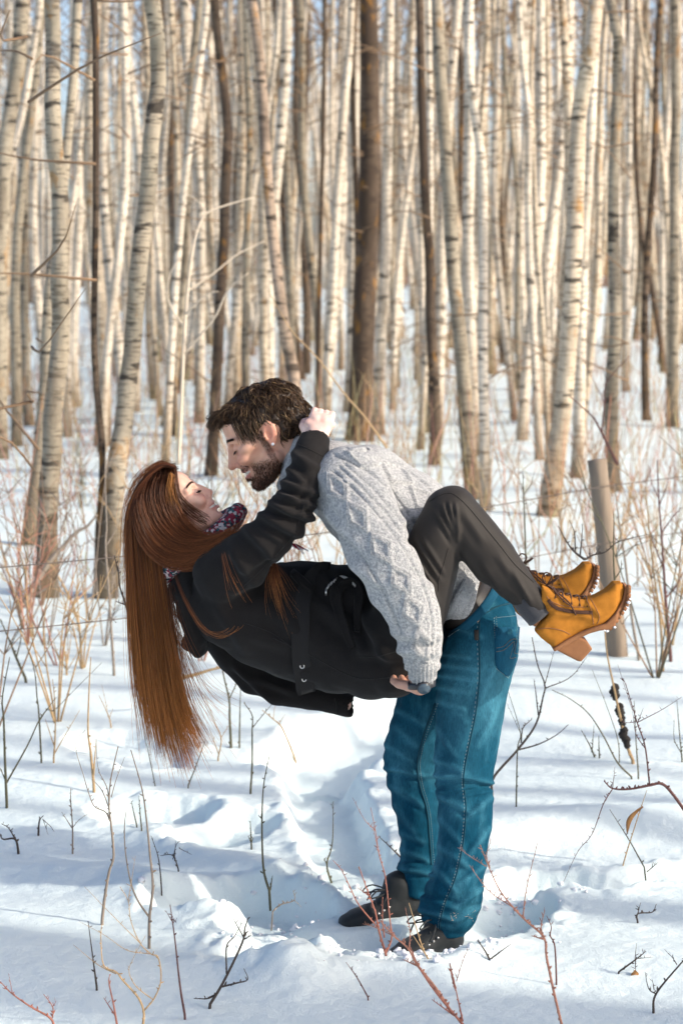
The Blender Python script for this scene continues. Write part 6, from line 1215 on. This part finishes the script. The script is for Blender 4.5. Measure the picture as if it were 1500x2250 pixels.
T('tan sapling with black knotty swellings at right', 'b', [[(1230, 695), (1190, 590), (1150, 420), (1120, 280), (1080, 80), (1065, -100)]], 11, 'tan')
T('straight thin green stem leaning in the right snow', 'b', [[(1300, 1290), (1200, 1110), (1095, 945)], [(1300, 1290), (1365, 1235)]], 5, 'olive', 'thin_stem', 'stem')
T('dry straw stem with curled leaf at right', 'b', [[(1140, 1360), (1190, 1180), (1260, 960), (1300, 840)]], 5, 'tan', 'dry_stalk', 'stalk')
T('long green arching stem behind the knotty sapling', 'b', [[(1230, 780), (1140, 690), (1060, 540), (980, 420), (880, 340), (780, 290)], [(1150, 690), (1140, 560), (1080, 380), (1000, 180)]], 6, 'olive')
T('small green forked shoot right of the jeans', 'b', [[(1015, 660), (990, 600), (940, 510)], [(1000, 620), (1010, 480)]], 6, 'olive', 'shoot', 'twig')
T('short green rod beside the forked shoot', 'b', [[(1040, 665), (1035, 540)]], 5, 'olive', 'stick', 'stick')
T('upright green stem beside the bough', 'b', [[(1255, 780), (1240, 560), (1230, 350)]], 5, 'olive', 'thin_stem', 'stem')
T('upright green stem nearest the right edge', 'b', [[(1495, 690), (1480, 540), (1465, 350)], [(1490, 640), (1450, 560), (1450, 450)]], 5, 'olive', 'thin_stem', 'stem')
T('bushy red stemmed shrub in front of the shoes', 'c', [[(1120, 1000), (1080, 860), (1060, 760), (1020, 650), (970, 510)], [(1070, 840), (970, 720), (920, 620), (875, 530), (828, 475)], [(1118, 990), (1150, 900), (1140, 800), (1115, 570), (1080, 440), (1060, 310), (1035, 185)], [(1060, 310), (1000, 250), (935, 130)], [(1110, 900), (1100, 800), (1100, 675)], [(1025, 670), (960, 625)], [(1080, 440), (1045, 280)]], 8, 'red', 'bare_shrub', 'shrub', Y=-.42, bud=.7, lean=.12)
T('near red thorny cane crossing the near shoe', 'c', [[(1520, 1380), (1400, 1190), (1290, 1050), (1240, 960), (1160, 890), (1090, 810)], [(1245, 965), (1250, 860), (1225, 740)], [(1300, 1060), (1210, 1020)], [(1170, 895), (1050, 840), (990, 825)]], 10, 'salmon', 'thorny_branch', 'branch', Y=-.85, bud=1.4, lean=.1)
T('olive forked twig left of the far shoe', 'c', [[(825, 615), (795, 500), (825, 380), (830, 150)], [(793, 495), (778, 465)], [(826, 190), (820, 155)]], 7, 'olive')
T('straw stalks leaning over the near shoe', 'c', [[(1400, 1085), (1330, 980), (1280, 830), (1245, 710)], [(1330, 985), (1250, 860)], [(1385, 1060), (1360, 1000)]], 6, 'tan', 'dry_stalk', 'stalk', Y=-.45)
T('thin lone stem in the trodden snow before the shoe', 'c', [[(1030, 1245), (960, 1120), (900, 1035)]], 5, 'wine', 'thin_stem', 'stem')
T('short dark twig behind the far trouser leg', 'c', [[(1215, 475), (1150, 410), (1080, 345)]], 6, 'dark', 'twig', 'twig')
T('red forked twig at the bottom right of the shoes', 'c', [[(1500, 1180), (1480, 1110), (1468, 1040)]], 8, 'red', 'twig', 'twig', Y=-.95)
T('curved thin twigs lying in the middle hollow', 'c', [[(490, 765), (540, 720), (615, 695), (610, 640)], [(615, 695), (658, 735)]], 5, 'grey', 'twig', 'twig')
# behind the boots
T('dark wiry sapling directly above the boots', 'd', [[(690, 300), (600, 230), (540, 150), (470, 20)], [(690, 300), (760, 260), (860, 235), (970, 150), (1210, 90)], [(970, 150), (935, 110), (930, 60)], [(650, 265), (665, 120), (670, 0)], [(610, 235), (605, 80), (560, -30)], [(730, 290), (730, 200)], [(780, 250), (820, 190)]], 8, 'dark', Y=1.2)
T('tall grey tan stem right of the toe of the boots', 'd', [[(1140, 1125), (1080, 800), (1020, 300), (980, 50), (955, -150), (930, -330)], [(1015, 280), (1100, 180), (1190, 100)]], 10, 'grey')
T('twin tan sapling at far right with many side twigs', 'd', [[(1400, 1140), (1360, 700), (1340, 400), (1320, 80), (1300, -170), (1285, -520)], [(1330, 350), (1250, 150), (1210, 0)], [(1320, 80), (1420, -60), (1490, -130)], [(1303, -150), (1360, -300), (1400, -480)], [(1300, -200), (1240, -330), (1220, -480)], [(1350, 620), (1440, 520), (1500, 400)]], 11, 'wine', bud=.6)
T('tan stem left of the far right twin sapling', 'd', [[(1335, 1220), (1310, 800), (1250, 350), (1215, 0), (1190, -300)], [(1290, 640), (1200, 500)]], 9, 'tan')
T('thin green stem above her shin', 'd', [[(205, 350), (195, 0), (185, -250), (180, -420)], [(186, -240), (250, -330), (275, -430)], [(184, -270), (140, -400)]], 6, 'olive', Y=2.6)
T('upright dark stem between boot and fence post', 'd', [[(935, 470), (925, 250), (930, 0), (925, -100)], [(935, 460), (985, 380), (990, 300)]], 6, 'olive', Y=1.6)
T('blurred reddish shrub in front of the grey knobby aspen', 'f', [[(960, 1580), (880, 1420), (800, 1260), (740, 1170), (560, 1010)], [(830, 1300), (850, 1090), (870, 900), (1060, 680)], [(850, 1080), (820, 1000), (700, 760), (670, 650)], [(870, 890), (820, 760)], [(850, 1060), (970, 960)]], 10, 'wine', 'bare_shrub', 'shrub', Y=5.0)
# left side
T('pale slim sapling standing left of the hanging hair', 'e', [[(1180, 2040), (1150, 1600), (1130, 1280), (1090, 720), (1100, 500), (1085, 0), (1090, -300)], [(1095, 700), (1180, 560), (1230, 420)]], 9, 'grey')
T('dark twisted twig close to the left side of the hair', 'e', [[(1345, 1500), (1300, 1310), (1240, 1130), (1220, 960), (1180, 800)], [(1300, 1310), (1190, 1270)], [(1300, 1310), (1340, 1230)], [(1230, 960), (1190, 900)]], 8, 'dark', Y=1.0)
T('tan leaning straw in front of the lichen covered trunk', 'e', [[(830, 1560), (740, 1280), (640, 1080), (560, 940), (475, 840)]], 9, 'tan', 'dry_stalk', 'stalk')
T('fallen grey branch propped against the left trunks', 'e', [[(190, 1350), (260, 1260), (420, 1000), (560, 800), (640, 720), (790, 560), (900, 500), (1000, 380)], [(260, 1260), (380, 1190), (490, 1140)]], 22, 'grey', 'fallen_branch', 'branch')
T('bushy brown shrub at the left under the leaning trunks', 'e', [[(205, 1420), (205, 1310), (150, 1250), (60, 1000), (0, 880)], [(205, 1320), (120, 1180), (100, 1000)], [(210, 1330), (300, 1150), (310, 950)], [(205, 1310), (180, 1100), (190, 850)], [(200, 1380), (330, 1250)]], 9, 'wine', 'bare_shrub', 'shrub')
T('long dark green twig sweeping up at the lower left', 'e', [[(285, 2109), (170, 1850), (120, 1720), (60, 1580), (0, 1450)], [(120, 1720), (180, 1600), (280, 1500)], [(170, 1860), (220, 1640), (205, 1420)]], 9, 'olive')
T('orange tan twig fan in the left middle snow', 'e', [[(690, 2030), (680, 1850), (640, 1700), (600, 1560)], [(688, 1950), (720, 1750), (745, 1540)], [(690, 1980), (590, 1800), (540, 1640)], [(690, 1990), (790, 1820), (850, 1650)], [(690, 1960), (700, 1700), (690, 1520)]], 7, 'tan', 'bare_shrub', 'shrub')
T('thick tan fallen limb behind the hanging hair', 'p', [[(385, 1492), (430, 1482), (470, 1470), (520, 1462)]], 13, 'tan', 'fallen_branch', 'branch', Y=2.6)
T('crooked white dead sapling between the heads', 'p', [[(392, 1020), (398, 900), (403, 780), (408, 690), (420, 570), (434, 505), (455, 468), (500, 450), (556, 434)], [(455, 468), (432, 440), (400, 420)], [(412, 640), (470, 600), (520, 560), (580, 530)], [(405, 720), (370, 660), (375, 600), (400, 560)], [(408, 690), (450, 650), (480, 640)], [(403, 780), (470, 700), (500, 640), (545, 600)]], 13, 'bone', Y=6.5, bud=.3)
T('thin tan leaning pole crossing behind his shoulder', 'p', [[(850, 985), (800, 915), (760, 870), (700, 790), (640, 725), (590, 640)]], 7, 'tan', 'leaning_pole', 'pole', Y=5.2)
# knot swellings and the curled leaf
def lump(parent_label, pts, sizes, mat, nm):
    o = next(x for x in bpy.data.objects if x.get('label') == parent_label); st = [c for c in o.children if c.name.startswith('stem')][0]; g = np.array(o.location)
    for (x, y), s_ in zip(pts, sizes):
        P = at(900+x*.4, 1400+y*.4, g[1]-.005)-g; v_ = np.array([[0, 0, -1.8], [.2, .1, -.9], [-.1, 0, 0], [.15, 0, .9], [0, 0, 1.8]])*s_; mb = MB(); mb.tube(catmull(P+v_, 9), s_*np.array([.3, .7, 1.05, .85, 1.1, .8, 1.0, .6, .2]), 8); V = mb.V[0]; mb.V[0] = V + .25*s_*fbm(V, 60, 2, 3)[:, None]*np.array([1, 1, .4]); mb.build(nm, mat, o)
lump('tan sapling with black knotty swellings at right', [(1122, 300), (1150, 400), (1162, 460), (1172, 530), (1190, 580)], [.018, .016, .014, .017, .013], simple('knot_black', (.022, .018, .016), .9, 60, .4, .8, .004), 'knot')
def leaf(label, pts, wid, Yo=0):
    o = next(x for x in bpy.data.objects if x.get('label') == label); g = np.array(o.location); c = catmull([at(900+x*.4, 1400+y*.4, g[1]-.01) for x, y in pts], 10)-g; w_ = wid*np.sin(np.linspace(.1, 3.05, 10)); mb = MB()
    V = np.vstack([np.stack([c[i]+[w_[i], -.006, 0], c[i]+[0, .006, .002], c[i]-[w_[i], .006, 0], c[i]+[0, -.002, -.001]]) for i in range(10)]); i = np.arange(9)[:, None]*4; j = np.arange(4); j2 = (j+1) % 4; mb.add(V, [np.stack([i+j, i+j2, i+4+j2, i+4+j], -1).reshape(-1, 4)]); mb.build('leaf', simple('dead_leaf', (.34, .17, .06), .7, 80, .3), o)
leaf('dry straw stem with curled leaf at right', [(1190, 1080), (1200, 1010), (1230, 965), (1278, 932)], .009); leaf('low twig with a hanging dead leaf at lower right', [(1238, 1830), (1232, 1850), (1230, 1895)], .010)
# ---- shrubs further back, each on its own
r = random.Random(21); spots = []; NS = 0
zones = [(-1.9, -.9, 1.5, 6, 20), (-3.5, 3.5, 6, 16, 22), (.9, 3.0, 3.0, 8, 16), (-1.2, .6, 3.5, 7, 12)]; SHR = []
for x0, x1, y0, y1, n in zones:
    for k in range(n):
        x = r.uniform(x0, x1); Y = r.uniform(y0, y1); px = proj(np.array([x, Y, 0]))
        if not (-20 < px[0] < 1520): continue
        g = np.array([x, Y, float(snow_z(x, Y))]); root = empty('bare_shrub', g); h = r.uniform(.35, 1.05); colr = r.choices(['tan', 'brown', 'olive', 'salmon', 'grey'], [.36, .26, .12, .08, .18])[0]; ns = r.randrange(3, 7)
        for s_ in range(ns):
            a = r.random()*6.28; sp = r.uniform(.08, .45)*h; e = np.array([math.cos(a)*sp, math.sin(a)*sp, h*r.uniform(.6, 1)]); mid = e*.5 + np.array([r.uniform(-.05, .05), r.uniform(-.05, .05), .05]); P = catmull([np.array([0, 0, -.04]), mid, e], 7); mb = MB(); mb.tube(P, np.linspace(.0040, .0014, 7), 4)
            for q in range(r.randrange(2, 6)):
                i = r.randrange(2, 6); d = np.array([r.uniform(-1, 1), r.uniform(-1, 1), r.uniform(.3, 1.2)])*h*r.uniform(.1, .26); mb.tube(np.array([P[i], P[i]+d*.5+[0, 0, .01], P[i]+d]), [.0026, .002, .0012], 3)
            mb.build('stem', TWM[colr], root)
        cw = {'tan': 'tan', 'brown': 'brown', 'olive': 'olive', 'salmon': 'orange', 'grey': 'grey'}[colr]; hw = 'knee-high' if h > .7 else ('shin-high' if h > .5 else 'low'); SHR.append((root, px[0], hw, cw, 'close by' if Y < 5 else ('midway' if Y < 10 else 'far back')))
LMK = [(-200, 'picture edge'), (130, 'lichen trunk'), (260, 'the long hair'), (600, 'the hip'), (1000, 'the jeans'), (1190, 'the boots'), (1350, 'fence post'), (1800, 'picture edge')]
number_labels(SHR, 'bare shrub', 'shrub', 'bare shrubs in the snow')
mb = MB(); r = random.Random(33)
for k in range(2300):           # thin undergrowth between the trunks
    Y = r.uniform(6, 48)**1.0; half = 750/F_PX*(Y+6)*1.1; x = r.uniform(-half, half); z0 = float(snow_z(x, Y)); h = .12+.95*r.random()**2; e = np.array([x+r.uniform(-.25, .25), Y, z0+h]); c = r.choice([(.36, .24, .13), (.34, .20, .12), (.22, .15, .10), (.42, .31, .19), (.42, .28, .18)])
    mb.tube(np.array([[x, Y, z0-.03], [(x+e[0])/2+r.uniform(-.06, .06), Y, z0+h*.5], e]), np.array([.0042, .0036, .0016])*(1+Y*.014), 3, col=tuple(v_*r.uniform(.8, 1.2) for v_ in c))
ug = mb.build('undergrowth', colmat('undergrowth', .9, 30, .2, 0)); tag(ug, 'thin orange brown undergrowth stems dotted through the snow between trunks', 'undergrowth', kind='stuff')
# ---- wire fence
t = NT('post_wood'); p = t.pos(); f = t.noise(t.mapping(p, (40, 40, 4)), 1, 4, .65); f2 = t.noise(p, 7, 3); t.base(t.mix(f2, t.mix(f, (.13, .10, .075), (.36, .30, .235)), (.24, .18, .13))); t.set(Roughness=.9); t.bump(f, .7, .006)
g = on_snow(1362, 1440); top = at(1311, 1010, g[1]+.02); pr = np.linspace(0, 1, 12)[:, None]; P = (g-[0, 0, .1])*(1-pr) + top*pr; mb = MB(); V, Fq, Ft, uv = tube(P, np.linspace(.049, .043, 12), 20); V = V + (.007*fbm(V*[1, 1, .2], 30, 3, 3))[:, None]*np.array([1, 1, 0]); mb.add(V, [Fq, Ft], uv); post = mb.build('fence_post', t.m); place(post, g); tag(post, 'weathered round wooden fence post leaning left behind the boots', 'post')
M_WIRE = simple('rusty_wire', (.10, .075, .06), .6, 60, .3, .2)
for (pa, pb, lab) in (((0, 1232), (1316, 1070), 'upper barbed wire strand running past the wooden post'), ((0, 1372), (1334, 1192), 'lower barbed wire strand running low over the snow')):
    a = at(*pa, 1.8); b = at(*pb, g[1]-.055); d = b-a; P = np.array([a + d*t_ + [0, 0, -.05*math.sin(min(max((t_+.2)/1.2, 0), 1)*math.pi)+.0] for t_ in np.linspace(-.25, 1.6, 60)]); mb = MB(); mb.tube(P, .0022, 5)
    for t_ in np.linspace(-.1, 1.35, 24):
        c = a + d*t_ + [0, 0, -.05*math.sin(min(max((t_+.2)/1.2, 0), 1)*math.pi)]
        for s_ in (1, -1): mb.tube(np.array([c-[.012, 0, -.012*s_], c+[.012, 0, -.012*s_]]), .0013, 4)
    o = mb.build('barbed_wire', M_WIRE); place(o, P[0]); tag(o, lab, 'wire', 'strands of the wire fence')

# ---- loose snow clods kicked up round the feet
r = random.Random(77); mb = MB(); zone = [gpts(l) for l in ([(560, 2110), (700, 2140), (860, 2140), (1010, 2125), (1090, 2080)], [(600, 2020), (700, 1980), (760, 1900)], [(1090, 1990), (1160, 1960), (1300, 1960)], [(430, 1985), (560, 2040), (620, 2120)])]
for k in range(420):
    z_ = zone[r.choices([0, 1, 2, 3], [.45, .2, .15, .2])[0]]; t_ = r.random()*(len(z_)-1.001); i = int(t_); p_ = z_[i]*(1-t_+i) + z_[i+1]*(t_-i); x = p_[0]+r.gauss(0, .07); y = p_[1]+r.gauss(0, .06); s_ = .0025 + .010*r.random()**3; c0 = np.array([x, y, float(snow_z(x, y))+s_*.35]); a = r.random()*6.28; d = np.array([math.cos(a), math.sin(a), r.uniform(-.2, .4)])*s_
    V, Fq, Ft, uv = tube(np.array([c0-d, c0-d*.5, c0+d*.3, c0+d]), s_*np.array([.35, .95, .85, .3]), 6); V = V + s_*.35*np.random.default_rng(k).normal(size=V.shape)*.5; mb.add(V, [Fq, Ft], uv)
o = mb.build('snow_clods', M_SNOWBIT, None, False); tag(o, 'loose crumbs of snow kicked up around the feet and trail', 'snow', kind='stuff')
